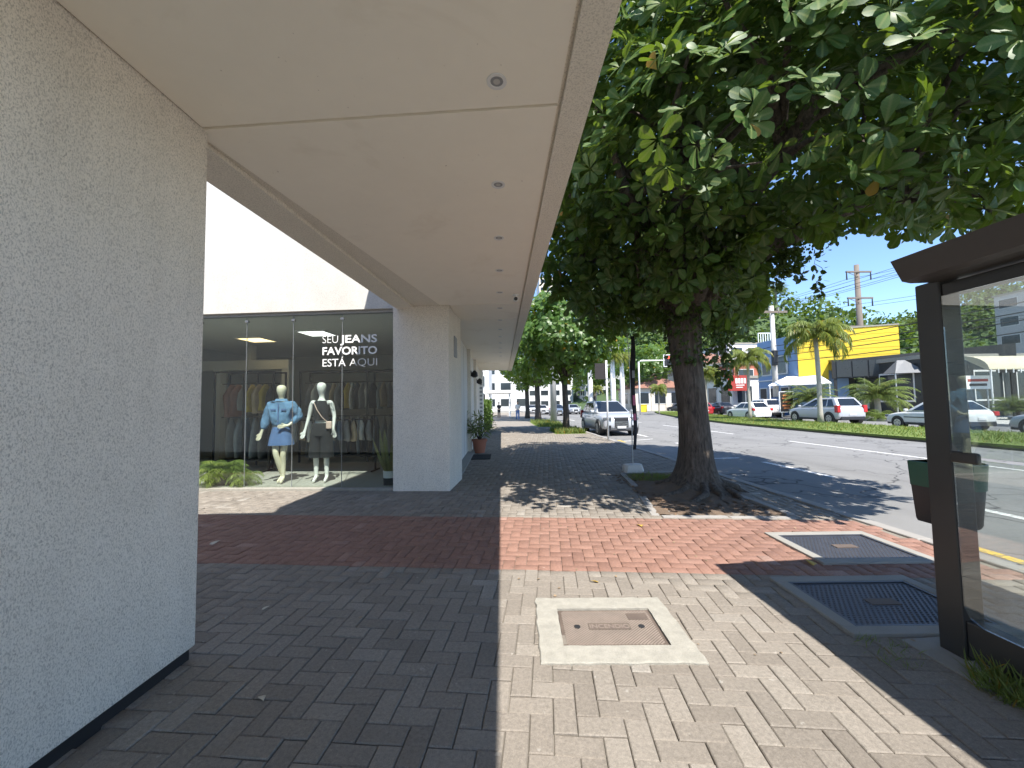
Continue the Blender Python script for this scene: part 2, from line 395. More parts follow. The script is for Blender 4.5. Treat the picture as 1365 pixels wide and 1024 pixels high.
def text_obj(s, size, mat, parent, loc, rot, ext=.0015, off=0, name='lettering', align='LEFT', sx=1):
    cu = bpy.data.curves.new('t', 'FONT'); cu.body = s; cu.size = size; cu.extrude = ext; cu.offset = off; cu.align_x = align
    cu.resolution_u = 4
    t = bpy.data.objects.new('t', cu); COL.objects.link(t)
    bpy.context.view_layer.update()
    me = bpy.data.meshes.new_from_object(t.evaluated_get(bpy.context.evaluated_depsgraph_get()))
    bpy.data.objects.remove(t)
    me.materials.clear(); me.materials.append(MT[mat])
    o = bpy.data.objects.new(name, me); COL.objects.link(o); o.parent = parent; o.location = loc; o.rotation_euler = rot
    w = max((v.co.x for v in me.vertices), default=1)
    if sx != 1: o.scale = (sx/w if sx > 0 else 1, 1, 1)
    return o
# leaf templates ------------------------------------------------------
def leaf_template(rows, fold=.18, droop=.25):
    v = []; a = []; f = []
    idx = []
    for t, w in rows:
        zc = -droop*t*t
        if w == 0: idx.append((len(v),)); v.append((0, t, zc)); a.append((0, t, 0))
        else:
            i = len(v); idx.append((i, i+1, i+2))
            v += [(-w, t, zc+fold*w), (0, t, zc), (w, t, zc+fold*w)]; a += [(-w, t, 0), (0, t, 0), (w, t, 0)]
    for p, q in zip(idx[:-1], idx[1:]):
        if len(p) == 1: f += [(p[0], q[1], q[0], q[0]), (p[0], q[2], q[1], q[1])]
        elif len(q) == 1: f += [(p[0], p[1], q[0], q[0]), (p[1], p[2], q[0], q[0])]
        else: f += [(p[0], p[1], q[1], q[0]), (p[1], p[2], q[2], q[1])]
    tris = []
    for a_, b_, c_, d_ in f:
        tris.append((a_, b_, c_))
        if d_ != c_: tris.append((a_, c_, d_))
    return np.array(v), np.array(a), np.array(tris)
OBOV = leaf_template([(0, 0), (.12, .035), (.4, .17), (.64, .27), (.82, .275), (.94, .17), (1, 0)], .10, .26)
OVAL = leaf_template([(0, 0), (.3, .3), (.7, .28), (1, 0)], .15, .15)
BLADE = leaf_template([(0, .03), (.5, .035), (1, 0)], .3, .35)
FROND = leaf_template([(0, .02), (.45, .042), (1, 0)], .3, .45)
SLIM = leaf_template([(0, .02), (.4, .075), (.75, .06), (1, 0)], .3, .2)
def leaves(P, D, N, sz, tpl):
    """P base, D direction (unit), N approx normal, sz length, optional width factor"""
    tv, ta, tt = tpl
    D = D/np.linalg.norm(D, axis=1, keepdims=True)
    X = np.cross(D, N); X /= np.linalg.norm(X, axis=1, keepdims=True)+1e-9
    Z = np.cross(X, D)
    V = P[:, None, :] + sz[:, None, None]*(tv[None, :, 0:1]*X[:, None, :] + tv[None, :, 1:2]*D[:, None, :] + tv[None, :, 2:3]*Z[:, None, :])
    n = len(P); k = len(tv)
    Fc = (tt[None] + (np.arange(n)*k)[:, None, None]).reshape(-1, 3)
    return V.reshape(-1, 3), Fc, np.tile(ta, (n, 1))
def rosettes(C, A, rmin=6, rmax=9, smin=.13, smax=.25, spread=1.15, tpl=OBOV):
    P = []; D = []; N = []; Z = []
    for c, a in zip(C, A):
        a = a/np.linalg.norm(a)
        r = np.array((1, 0, 0)) if abs(a[0]) < .8 else np.array((0, 1, 0))
        u = np.cross(a, r); u /= np.linalg.norm(u); w = np.cross(a, u)
        k = rng.integers(rmin, rmax+1); ph = rng.uniform(0, 6.28)
        for i in range(k):
            th = ph + i*2.4; el = spread*rng.uniform(.6, 1.25)
            o = u*math.cos(th)+w*math.sin(th)
            d = a*math.cos(el)+o*math.sin(el); nrm = a*math.sin(el)-o*math.cos(el)
            d = d + np.array((0, 0, -.18)) + rng.normal(0, .12, 3)
            nrm = nrm + rng.normal(0, .25, 3)
            P.append(c + d*.02); D.append(d); N.append(nrm); Z.append(rng.uniform(smin, smax))
    return leaves(np.array(P), np.array(D), np.array(N), np.array(Z), tpl)

# ================================================================== SETTING
A5 = R(5.3)
def vis_ob(u, v):  # frame of the near building, turned 5.3 degrees off the street
    return (-1.81 + u*math.cos(A5) + v*math.sin(A5), 6.65 - u*math.sin(A5) + v*math.cos(A5))

g = MB().add([(-900, -300, -.19), (1400, -300, -.19), (1400, 1500, -.19), (-900, 1500, -.19)], [(0, 1, 2, 3)]).build('ground', 'ground_grey'); struct(g)
g = MB().add([(4.2, -40, -.12), (75, -40, -.12), (75, 130, -.12), (4.2, 130, -.12)], [(0, 1, 2, 3)]).build('road', 'asphalt'); struct(g)
def strip(name, mat, poly, z):
    o = MB().add([(x, y, z) for x, y in poly], [tuple(range(len(poly)))]).build(name, mat, g); return o
def rect(x0, x1, y0, y1): return [(x0, y0), (x1, y0), (x1, y1), (x0, y1)]
# painted markings belong to the road
strip('yellow_line', 'paint_yellow', rect(4.70, 4.82, -8, 3.95), -.116)
strip('yellow_line', 'paint_yellow', rect(4.70, 4.82, 15.2, 16.1), -.116)
for y0, y1 in ((-2, 1.6), (2.6, 5.6), (7.6, 9.7), (12.4, 14.6), (17.5, 19.7), (23, 25.5), (29, 31.5), (35, 37.5)):
    strip('lane_dash', 'paint_white', rect(6.42, 6.56, y0, y1), -.116)
for y0, y1 in ((-3, 14.5), (18, 26), (30, 44)):
    strip('lane_line', 'paint_white', rect(10.65, 10.77, y0, y1), -.116)
strip('bay_line', 'paint_white', [(4.85, 15.5), (6.3, 16.3), (6.3, 16.42), (4.85, 15.62)], -.116)
strip('bay_line', 'paint_white', rect(5.2, 6.35, 10.4, 10.52), -.116)
strip('asphalt_patch', 'asphalt', rect(7.4, 9.6, 6.0, 11.8), -.117)
# sidewalk base with joint sand; pavers lie on it
base = struct(MB().prism([(-7, -4), (4.1, -4), (4.1, 70), (-7, 70)], -.16, -.012).build('sidewalk', 'sand_joint'))
s2 = MB().add([(-.95, 24, .001), (4.08, 24, .001), (4.08, 70, .001), (-.95, 70, .001)], [(0, 1, 2, 3)]).build('far_paving', 'paver_grey', base)
# kerb stones along the road
kerb_me = None; y = -3.0
while y < 46:
    L = .98
    if kerb_me is None:
        k = MB().box(0, .15, 0, L-.012, -.2, .012).build('kerb_stone', 'concrete_kerb', base, bevel=.012); kerb_me = k
    else:
        k = kerb_me.copy(); COL.objects.link(k)
    k.location = (4.1 + random.uniform(-.004, .004), y, random.uniform(-.004, .004)); y += L

# --- herringbone pavers
CU = .1035
GA = R(-6.6); ca, sa = math.cos(GA), math.sin(GA); J0, J1 = 33, 48
bed_poly = [(2.30, 7.75), (1.86, 4.86), (3.47, 4.70), (3.52, 7.9)]
def in_rect(x, y, r, m): return r[0]+m < x < r[1]-m and r[2]+m < y < r[3]-m
def wall_face_x(y): return -1.755 - .05*(2.36-y)
def excluded(x, y):
    if in_rect(x, y, (.20, 1.10, 2.17, 2.88), .11): return True
    if in_rect(x, y, (2.05, 3.12, 2.30, 3.10), .11): return True
    if in_rect(x, y, (2.72, 3.75, 3.32, 4.12), .11): return True
    if in_rect(x, y, (2.0, 3.45, 4.8, 7.8), .12): return True
    if y < 2.25 and x < -1.85: return True
    u = (x+1.81)*math.cos(A5)-(y-6.65)*math.sin(A5); v = (x+1.81)*math.sin(A5)+(y-6.65)*math.cos(A5)
    if v > .22 and u < -.05: return True
    if v > .1 and .05 < u < .85 and y < 7.6: return True
    if y > 7 and x < -1.05: return True
    return False
PX = []
for i in range(-110, 110):
    for j in range(-20, 280):
        r = (i-j) % 4
        if r == 0: cx, cy, rot = (i+1)*CU, (j+.5)*CU, 0
        elif r == 3: cx, cy, rot = (i+.5)*CU, (j+1)*CU, 1
        else: continue
        out = [(cx, cy, rot, J0 <= j < J1)]
        if rot == 1 and (j+1) in (J0, J1): out = [(cx, cy-CU/2, 2, J0 <= j < J1), (cx, cy+CU/2, 2, J0 <= j+1 < J1)]   # half bricks along the band edge
        for cx, cy, rt, red in out:
            x = cx*ca - cy*sa; yy = cx*sa + cy*ca
            if not (-6.2 < x < 4.06 and .9 < yy < 24.2): continue
            if excluded(x, yy): continue
            PX.append((x, yy, rt, red))
def key(p):
    x, y = p[0], p[1]
    u = 668+525*x/y; w = 540+735/y
    vis = -20 < u < 1400 and w < 1045 and not (x < wall_face_x(y)*y/2.3 and x < -1.75)
    if y < 2.4 and x > 2.4: vis = False
    return (0 if vis else 1, x*x+y*y)
PX.sort(key=key)
def paver_verts(gap=.0018, ch=.0045, d=.035, half_=False):
    l, w = (CU/2 if half_ else CU)-gap, CU/2-gap
    t = [(-l+ch, -w+ch, 0), (l-ch, -w+ch, 0), (l-ch, w-ch, 0), (-l+ch, w-ch, 0)]
    e = [(-l, -w, -ch), (l, -w, -ch), (l, w, -ch), (-l, w, -ch)]
    b = [(x, y, -d) for x, y, _ in e]
    return np.array(t+e+b), np.array([(0, 1, 2, 3)] + [(4+i, 4+(i+1) % 4, (i+1) % 4, i) for i in range(4)] + [(8+i, 8+(i+1) % 4, 4+(i+1) % 4, 4+i) for i in range(4)])
pv, pf = paver_verts(); hv_, _ = paver_verts(half_=True)
protos = {}
for nm, hf in (('paver_grey', 0), ('paver_red', 0), ('paver_grey', 1), ('paver_red', 1)):
    me = bpy.data.meshes.new('paver'); me.from_pydata([tuple(q) for q in (hv_ if hf else pv)], [], [tuple(int(t) for t in q) for q in pf]); me.materials.append(MT[nm]); protos[nm, hf] = me
for x, y, rot, red in PX[:300]:
    o = bpy.data.objects.new('paver', protos['paver_red' if red else 'paver_grey', int(rot == 2)]); COL.objects.link(o); o.parent = base
    o.location = (x, y, random.gauss(0, .0018))
    o.rotation_euler = (random.gauss(0, .009), random.gauss(0, .007), GA + (rot == 1)*math.pi/2 + random.gauss(0, .004))
for nm in ('paver_grey', 'paver_red'):
    Q = [p for p in PX[300:] if p[3] == (nm == 'paver_red')]
    n = len(Q); X = np.array([q[0] for q in Q]); Y = np.array([q[1] for q in Q]); T = GA+np.array([q[2] == 1 for q in Q])*math.pi/2 + rng.normal(0, .004, n)
    tx, ty, tz = rng.normal(0, .009, n), rng.normal(0, .012, n), rng.normal(0, .002, n)
    c, s_ = np.cos(T)[:, None], np.sin(T)[:, None]
    PV = np.where(np.array([q[2] == 2 for q in Q])[:, None, None], hv_[None], pv[None])
    V = np.stack([X[:, None]+PV[:, :, 0]*c-PV[:, :, 1]*s_, Y[:, None]+PV[:, :, 0]*s_+PV[:, :, 1]*c,
                  PV[:, :, 2]+tz[:, None]+tx[:, None]*PV[:, :, 0]+ty[:, None]*PV[:, :, 1]], -1).reshape(-1, 3)
    Fc = (pf[None]+(np.arange(n)*len(pv))[:, None, None]).reshape(-1, 4)
    o = fast_mesh('paver', V, Fc, nm, base); o['kind'] = 'stuff'
    tag(o, 'red herringbone pavers of the cross band' if nm == 'paver_red' else 'grey herringbone pavers further along the sidewalk')

# --- access covers
t = thing('fire_hydrant_cover', 'rusty iron INCENDIO cover in a pale concrete frame set among sunlit pavers', 'access cover', (.655, 2.52, .006), R(-2.5))
fr = MB()
ox, oy, ix, iy = .45, .355, .307, .205; oy0 = .065
def jag(p, q, n, am): return [((p[0]+(q[0]-p[0])*k/n+random.gauss(0, am)), (p[1]+(q[1]-p[1])*k/n+random.gauss(0, am))) for k in range(n)]
cor = [(-ox, -oy), (ox, -oy), (ox-.02, oy), (-ox, oy)]; cin = [(-ix, -iy), (ix, -iy), (ix, iy), (-ix, iy)]
po_ = sum((jag(cor[k], cor[(k+1) % 4], 14, .004) for k in range(4)), []); pi_ = sum((jag(cin[k], cin[(k+1) % 4], 14, .0012) for k in range(4)), [])
fr.loft([[(x, y, -.03) for x, y in po_], [(x, y, .002) for x, y in po_], [(x*.988, y*.986, .009+random.gauss(0, .0008)) for x, y in po_], [(x, y, .008) for x, y in pi_], [(x, y, -.03) for x, y in pi_]], False, False)
fr.build('frame', 'concrete_pale', t)
pl = MB().box(-ix+.004, ix-.004, -iy+.004, iy-.004, -.03, -.004).build('plate', 'iron_plate', t)
mb = MB()
for k in range(-24, 25):
    for (cx, cy, l) in [(k*.0205, 0, 1)]:
        # diagonal ribs clipped to the plate
        p0 = Vector((cx-.20, -.19)); p1 = Vector((cx+.20, .19)); d = (p1-p0)
        tmin, tmax = 0, 1
        for lo_, hi_, q, dd in ((-.285, .285, p0.x, d.x), (-.185, .185, p0.y, d.y)):
            a, b = (lo_-q)/dd, (hi_-q)/dd; tmin = max(tmin, min(a, b)); tmax = min(tmax, max(a, b))
        if tmax-tmin < .05: continue
        a, b = p0+d*tmin, p0+d*tmax; nrm = Vector((-d.y, d.x)).normalized()*.0042
        segs = [(a, b)]
        mb.prism([(a.x+nrm.x, a.y+nrm.y), (b.x+nrm.x, b.y+nrm.y), (b.x-nrm.x, b.y-nrm.y), (a.x-nrm.x, a.y-nrm.y)], -.004, .0)
mb.build('rib_pattern', 'iron_light', t)['kind'] = 'stuff'
MB().box(-.13, .13, -.035, .035, -.004, .002).build('name_band', 'iron_plate', t)
text_obj('INCENDIO', .062, 'iron_light', t, (-.125, -.021, .0025), (0, 0, 0), .001, .0006, sx=.25)
MB().box(.14, .27, .075, .15, -.004, .002).build('maker_plate', 'iron_plate', t)
for x in (-.2, .2): MB().cyl(x, 0, -.004, .003, .02, 12).build('lifting_hole', 'plinth_black', t)

def stud_cover(name, label, x0, x1, y0, y1, rz):
    cx, cy = (x0+x1)/2, (y0+y1)/2; hx, hy = (x1-x0)/2, (y1-y0)/2
    t = thing(name, label, 'access cover', (cx, cy, .009), rz, 'steel covers beside the bus shelter')
    f = MB(); w = .085
    for a in ((-hx, hx, hy-w, hy), (-hx, hx, -hy, -hy+w), (-hx, -hx+w, -hy+w, hy-w), (hx-w, hx, -hy+w, hy-w)): f.box(*a, -.03, .010)
    f.build('frame', 'concrete', t, bevel=.005)
    w += .004
    MB().box(-hx+w, hx-w, -hy+w, hy-w, -.03, -.003).build('plate', 'steel_studs', t)
    rm = MB()
    for a in ((-hx+w, hx-w, hy-w-.018, hy-w), (-hx+w, hx-w, -hy+w, -hy+w+.018), (-hx+w, -hx+w+.018, -hy+w+.018, hy-w-.018), (hx-w-.018, hx-w, -hy+w+.018, hy-w-.018)): rm.box(*a, -.003, .006)
    rm.build('rim', 'steel_studs', t)
    st = MB(); nx = int((2*(hx-w)-.05)/.034); ny = int((2*(hy-w)-.05)/.026)
    for i in range(nx):
        for j in range(ny):
            px = -hx+w+.035+i*.034+(.017 if j % 2 else 0); py = -hy+w+.032+j*.026
            if abs(px) < .11 and abs(py) < .05 or px > hx-w-.03: continue
            st.add([(px-.012, py, -.003), (px, py-.008, -.003), (px+.012, py, -.003), (px, py+.008, -.003), (px-.008, py, .004), (px, py-.005, .004), (px+.008, py, .004), (px, py+.005, .004)],
                   [(4, 5, 6, 7), (0, 1, 5, 4), (1, 2, 6, 5), (2, 3, 7, 6), (3, 0, 4, 7)])
    st.build('stud_pattern', 'steel_studs', t)['kind'] = 'stuff'
    MB().box(-.1, .1, -.04, .04, -.003, .003).build('name_band', 'iron_plate', t)
stud_cover('utility_cover', 'studded steel cover in a concrete frame at the foot of the shelter post', 2.07, 3.12, 2.32, 3.10, R(-2))
stud_cover('utility_cover', 'studded steel cover in a concrete frame between the tree bed and the other cover', 2.73, 3.75, 3.33, 4.13, R(-2))

# ================================================================== NEAR BUILDINGS
t = thing('stucco_wall', 'rough grey stucco wall block rising beside the shaded pavement', 'wall', (-1.755, 2.36, 0))
P = [(-1.755, 2.36), (-17, 2.36+.0), (-17, -6), (wall_face_x(-6), -6)]
MB().prism(P, .065, 5.2).build('wall', 'stucco_grey', t, off=(-1.755, 2.36, 0), bevel=.008)
P2 = [(x+(-.02 if x > -5 else 0), y-(.02 if y > 0 else 0)) for x, y in P]
MB().prism(P2, -.05, .066).build('base_strip', 'plinth_black', t, off=(-1.755, 2.36, 0))

# --- shop with its glass front (local frame of the near building)
sh = thing('clothes_shop', 'clothes shop with frameless glass front under a sunlit stucco wall', 'shop', (-1.81, 6.65, 0), -A5)
def part(name, mat, mb, parent=None, **kw): return mb.build(name, mat, parent or sh, **kw)
part('column', 'stucco_light', MB().box(0, .95, 0, 1.05, 0, 3.3))
part('wall', 'stucco_sunlit_dimmed', MB().box(-8, -.003, .06, .42, 3.08, 6.3))
part('wall', 'stucco_light', MB().box(-8, -4.6, .12, .35, 0, 3.08))
part('lintel_trim', 'galv', MB().box(-4.6, -.004, .14, .24, 3.035, 3.078))
part('sill', 'concrete_pale', MB().box(-4.6, -.004, .05, .30, -.02, .035), bevel=.005)
part('shop_floor', 'tile_floor', MB().box(-7, .02, .305, 6.6, -.05, .03))
for k in range(-8, 1): part('floor_joint', 'groove_dark', MB().box(k*.8-.002, k*.8+.002, .31, 6.5, .0301, .0311))
for k in range(1, 8): part('floor_joint', 'groove_dark', MB().box(-6.9, .02, k*.8-.002, k*.8+.002, .0303, .0313))
part('ceiling', 'shop_ceiling', MB().box(-7, .02, .425, 6.6, 3.12, 3.2))
part('back_wall', 'shop_wall', MB().box(-7, .0, 6.3, 6.5, .03, 3.12))
part('side_wall', 'shop_wall', MB().box(.0, .1, 1.06, 6.4, .03, 3.12))
part('side_wall', 'shop_wall', MB().box(-7.1, -7, .43, 6.4, .03, 3.12))
part('interior_beam', 'shop_ceiling', MB().box(-7, -4.2, 3.6, 3.85, 2.45, 2.7, Matrix.Rotation(R(0), 4, 'Z')))
part('interior_post', 'shop_ceiling', MB().box(-6.3, -6.1, 3.6, 3.8, .03, 2.45))
part('interior_post', 'shop_ceiling', MB().box(-4.4, -4.2, 3.62, 3.83, .03, 2.45))
part('interior_post', 'shop_ceiling', MB().box(-5.4, -5.25, 3.6, 3.8, 2.7, 3.12))
edges = [-4.58, -3.58, -2.72, -1.86, -.97, -.006]
for a, b in zip(edges[:-1], edges[1:]):
    p = part('glass_pane', 'shop_glass', MB().box(a+.003, b-.003, .170, .180, .035, 3.035))
    for u in ((a, b) if a == edges[0] else (b,)):
        if u < -.1: part('clamp', 'chrome', MB().box(u-.03, u+.03, .155, .195, 2.93, 2.97), p)
    part('edge_seal', 'galv', MB().box(b-.002, b+.002, .166, .184, .04, 3.03), p)
L1 = dict(rot=(math.pi/2, 0, 0))
for s_, u, z, size, off, wd in (('SEU', -1.335, 2.525, .19, -.0022, .29), ('JEANS', -.985, 2.525, .19, .0045, .64), ('FAVORITO', -1.335, 2.32, .19, .0045, .99),
                            ('ESTÁ', -1.335, 2.115, .19, .0005, .43), ('AQUI', -.84, 2.115, .19, -.0022, .495)):
    text_obj(s_, size, 'sign_white', sh, (u, .165, z), (math.pi/2, 0, 0), .0012, off, sx=wd)
# ceiling panels lit inside
for (u, v, m, n_) in ((-3.3, 3.0, 'panel_lamp', 'a'), (-.6, 2.6, 'panel_lamp_white', 'b'), (-2.1, 4.4, 'panel_lamp_white', 'c'), (-4.6, 4.8, 'panel_lamp_white', 'd')):
    pass
lampspec = [(-4.5, 2.8, 'panel_lamp', 'glowing warm square panel lamp in the shop ceiling'), (-2.6, 2.2, 'panel_lamp_white', 'white square panel lamp in the shop ceiling above the mannequins')]
for u, v, m, lb in lampspec:
    t = thing('ceiling_panel_lamp', lb, 'ceiling lamp', (*vis_ob(u, v), 3.12), -A5)
    MB().box(-.3, .3, -.3, .3, -.02, 0).build('diffuser', m, t); 
    f = MB()
    for a in ((-.33, .33, .3, .33), (-.33, .33, -.33, -.3), (-.33, -.3, -.3, .3), (.3, .33, -.3, .3)): f.box(*a, -.03, 0)
    f.build('frame', 'white_paint', t)

# --- canopy over the sidewalk
cn = thing('canopy', 'long cream painted canopy with recessed lamps and textured edge over the sidewalk', 'canopy', (0, 0, 3.07))
OC = (0, 0, 3.07)
def inx(y): return -2.12+.095*(y-2.8)
def grx(y): return -1.84+.092*(y-2.43)
outer = .52
slab = [(outer-.004, -5), (outer-.004, 19.2), (-1.02, 19.2), (-1.02, 7.72), (-1.68, 7.72), (-1.78, 6.66), (inx(6.65)+.004, 6.65), (inx(2.37)+.004, 2.37), (wall_face_x(2.36)+.001, 2.365), (wall_face_x(-5)+.001, -5)]
MB().prism(slab, 3.09, 3.62).build('slab', 'stucco_edge', cn, off=OC)
MB().prism([(inx(2.37)+.005, 2.38), (inx(6.65)+.005, 6.6), (inx(6.65)+.3, 6.6), (inx(2.37)+.3, 2.38)], 3.62, 5.6).build('parapet', 'stucco_light', cn, off=OC)
MB().prism([(outer-.12, -5), (outer-.12, 19.1), (outer-.003, 19.1), (outer-.003, -5)], 3.62, 4.1).build('fascia', 'stucco_edge', cn, off=OC)
GW = .022
MB().prism([(.36, -5), (.36, 19.2), (outer, 19.2), (outer, -5)], 3.055, 3.0895).build('edge_strip', 'stucco_edge', cn, off=OC)
MB().prism([(inx(2.38), 2.38), (inx(6.64), 6.64), (grx(6.64), 6.64), (grx(2.38), 2.38)], 3.055, 3.0895).build('edge_strip', 'stucco_edge', cn, off=OC)
def cj(y, x): return y - .0976*x    # slightly skewed cross joints
joints = [-4.9, -1.9, 2.14, 6.43, 7.6, 10.8, 15.4, 19.1]
for a, b in zip(joints[:-1], joints[1:]):
    xr = .36-GW
    def left(y):
        if y < 2.35: return wall_face_x(y)+.012
        if y < 6.5: return grx(y)+GW
        return -.995
    ym = (a+b)/2
    if a < 2.2 < b: pass
    x0a, x0b = left(cj(a, -1.7)+.05), left(cj(b, -1.7)-.05)
    if a == 2.14: x0a = grx(2.36)+GW
    if a == 6.43: x0a = x0b = -.83
    skew = lambda y, x: cj(y, x) if y not in (-4.9, 19.1) else y
    poly = [(x0a, skew(a, x0a)+GW/2), (xr, skew(a, xr)+GW/2), (xr, skew(b, xr)-GW/2), (x0b, skew(b, x0b)-GW/2)]
    MB().prism(poly, 3.07, 3.0893).build('ceiling_panel', 'ceiling_paint', cn, off=OC)
for k in range(14):
    y = 1.0 + .955*k + .0
    y = 1.95-.955 + .955*k
    t = thing('downlight', 'small round recessed downlight in the canopy ceiling', 'downlight', (0.0, y, 3.07), 0, 'downlights along the canopy')
    ring = MB()
    n = 20
    ring.loft([[(r*math.cos(6.2832*j/n), r*math.sin(6.2832*j/n), z) for j in range(n)] for r, z in ((.052, -.001), (.052, -.006), (.036, -.006), (.032, -.001))], False, False)
    ring.build('ring', 'white_paint', t, smooth=False)
    MB().cyl(0, 0, -.0025, -.001, .034, n).build('recess', 'sign_grey', t)
    MB().cyl(0, 0, -.005, -.0026, .018, 12).build('bulb', 'shelter_pale', t)
t = thing('security_camera', 'small white security camera under the canopy edge', 'camera', (.24, 5.9, 3.07))
MB().lathe([(.045, 0), (.045, -.015), (.02, -.02), (.018, -.05)], 14).build('mount', 'white_paint', t, smooth=True, auto=40)
MB().tube([(0, .05, -.07), (0, -.07, -.085)], [.036, .036], 14).build('housing', 'white_paint', t, smooth=True, auto=40)
MB().tube([(0, -.07, -.0845), (0, -.078, -.0855)], [.028, .028], 14).build('lens', 'trim_black', t)

# --- storefront row along the street
sf = thing('storefront_row', 'row of pale stuccoed storefronts with a glazed door behind the wide column', 'building', (-.95, 7.72, 0))
OS = (-.95, 7.72, 0)
def sp(name, mat, mb, parent=None, **kw): return mb.build(name, mat, parent or sf, off=OS, **kw)
sp('plinth', 'concrete', MB().box(-1.6, -.80, 7.75, 18.6, -.02, .05))
sp('wall', 'white_wall', MB().box(-1.7, -1.0, 8.75, 11.7, .05, 3.4))
sp('column', 'stucco_light', MB().box(-1.5, -.90, 11.7, 12.3, .05, 3.4))
sp('wall', 'white_wall', MB().box(-1.7, -1.0, 12.3, 14.4, .05, 3.4))
sp('column', 'stucco_light', MB().box(-1.5, -.90, 14.4, 15.0, .05, 3.4))
sp('wall', 'white_wall', MB().box(-1.7, -1.0, 15.0, 19.1, .05, 3.4))
d = sp('door', 'white_paint', MB().box(-1.08, -1.03, 7.74, 8.74, .05, 3.4))
sp('door_glass', 'window_dark', MB().box(-1.032, -1.024, 7.86, 8.2, .2, 2.7), d)
sp('handle', 'chrome', MB().tube([(-1.0, 8.3, .8), (-.96, 8.3, .8), (-.96, 8.3, 1.5), (-1.0, 8.3, 1.5)], .014, 8), d)
for y0 in (9.6, 10.6): sp('panel_joint', 'groove_dark', MB().box(-1.0, -.997, y0, y0+.012, .06, 3.0))
t = thing('wall_sign', 'small dark round-edged sign fixed to the side of the wide column', 'sign', (-.86, 7.0, 2.45))
MB().box(0, .03, -.02, .30, -.14, .14).build('bracket', 'trim_black', t, bevel=.01)
MB().box(.03, .06, -.05, .33, -.19, .19).build('face', 'sign_grey', t, bevel=.03)
for y, z, lb in ((11.8, 2.35, 'black wall lamp on the storefront column above the potted shrub'), (14.6, 2.3, 'black wall lamp on the storefront column beside the white banner sign')):
    t = thing('wall_lamp', lb, 'lamp', (-.90, y, z))
    MB().box(0, .02, -.06, .06, -.08, .08).build('back_plate', 'black_metal', t)
    MB().lathe([(.03, .09), (.09, .02), (.10, -.08), (.05, -.12)], 12, .11, 0).build('shade', 'black_metal', t, smooth=True, auto=50)
t = thing('banner_sign', 'tall narrow white sign with vertical dark lettering at the storefront end', 'sign', (-.78, 15.3, 0))
MB().box(-.06, .06, 0, .8, .25, 2.75).build('board', 'sign_white', t)
for k in range(9):
    MB().box(-.052, .055, -.003, .0, 2.4-.15*k-.075, 2.4-.15*k+.0).build('letter_mark', 'sign_grey', t)
MB().box(-.05, .05, -.004, 0, .86, 1.0).build('emblem', 'dark_sign', t)
MB().box(-.03, .03, -.003, 0, .42, .8).build('small_print', 'sign_grey', t)

# ================================================================== SHOP CONTENTS
def wob_prism(w, d, h, taper, seed, seg=6):
    """a hanging garment: thin wavy slab, x across, y depth, z down from 0"""
    r = random.Random(seed); m = MB(); rings = []
    for i in range(seg+1):
        f = i/seg
        ww = w*(.45+.55*min(1, f*5))*(1+taper*f); dd = d*(.25+.75*min(1, f*3.2))*(1+taper*.4*f)
        n = 10; ring = []
        for j in range(n):
            a = 2*math.pi*j/n
            k = 1+.13*math.sin(a*3+seed+f*2)*f
            ring.append((ww/2*math.cos(a)*k + .012*math.sin(f*7+seed), dd/2*math.sin(a)*k, -h*f + .01*math.sin(a*2+seed)*f))
        rings.append(ring)
    return m.loft(rings)
GARM = {}
def garment(kind, seed, mat):
    key_ = (kind, seed % 4)
    if key_ not in GARM:
        w, d, h, tp = dict(top=(.075, .42, .66, .1), trousers=(.075, .34, .98, .0), shorts=(.09, .36, .44, .25), jacket=(.11, .48, .8, .1))[kind]
        o = wob_prism(w, d, h, tp, seed).build('garment', 'g_grey', None, smooth=True); GARM[key_] = o.data; bpy.data.objects.remove(o)
    me = GARM[key_]
    o = bpy.data.objects.new(dict(top='hanging_shirt', trousers='hanging_trousers', shorts='hanging_shorts', jacket='hanging_jacket')[kind], me.copy())
    o.data.materials.clear(); o.data.materials.append(MT[mat]); COL.objects.link(o); return o
CN = dict(g_red='red', g_grey='grey', g_dark='black', g_white='white', g_tan='tan', g_yellow='yellow', g_denim='dark blue denim', g_pale='pale blue', g_brown='brown', g_olive='olive')
def rack(label, u0, u1, v, ztop, rails, depth=.45):
    t = thing('clothes_rack', label, 'rack', (*vis_ob((u0+u1)/2, v), .03), -A5)
    h = (u1-u0)/2
    for su in (-h, 0, h):
        for sv in (-depth/2, depth/2): MB().box(su-.018, su+.018, sv-.018, sv+.018, 0, ztop-.03).build('upright', 'black_metal', t)
    for sv in (-depth/2, depth/2): MB().box(-h-.02, h+.02, sv-.02, sv+.02, ztop-.03, ztop+.01).build('top_rail', 'black_metal', t)
    for z in rails: MB().tube([(-h, 0, z-.03), (h, 0, z-.03)], .014, 8).build('hanging_rail', 'black_metal', t)
    MB().box(-h, h, -depth/2, depth/2, .15, .18).build('shelf', 'shop_dark', t)
    return t
def hang(kind, u, v, z, mat, seed, place, grp, turn=0):
    o = garment(kind, seed, mat); o.location = (*vis_ob(u, v), z-.02); o.rotation_euler = (0, random.uniform(-.03, .03), -A5+turn+random.uniform(-.12, .12))
    s_ = random.uniform(.93, 1.05); o.scale = (1, 1, s_)
    o['label'] = f'{CN[mat]} {dict(top="shirt", trousers="trousers", shorts="shorts", jacket="jacket")[kind]} hanging {place}'
    o['category'] = dict(top='shirt', trousers='trousers', shorts='shorts', jacket='jacket')[kind]; o['group'] = f'{CN[mat]} {o["category"]} {grp}'
    return o
rack('tall black clothes rack with two rails at the back of the shop', -3.6, -.1, 3.4, 2.3, (2.05, 1.18))
u = -3.45; k = 0
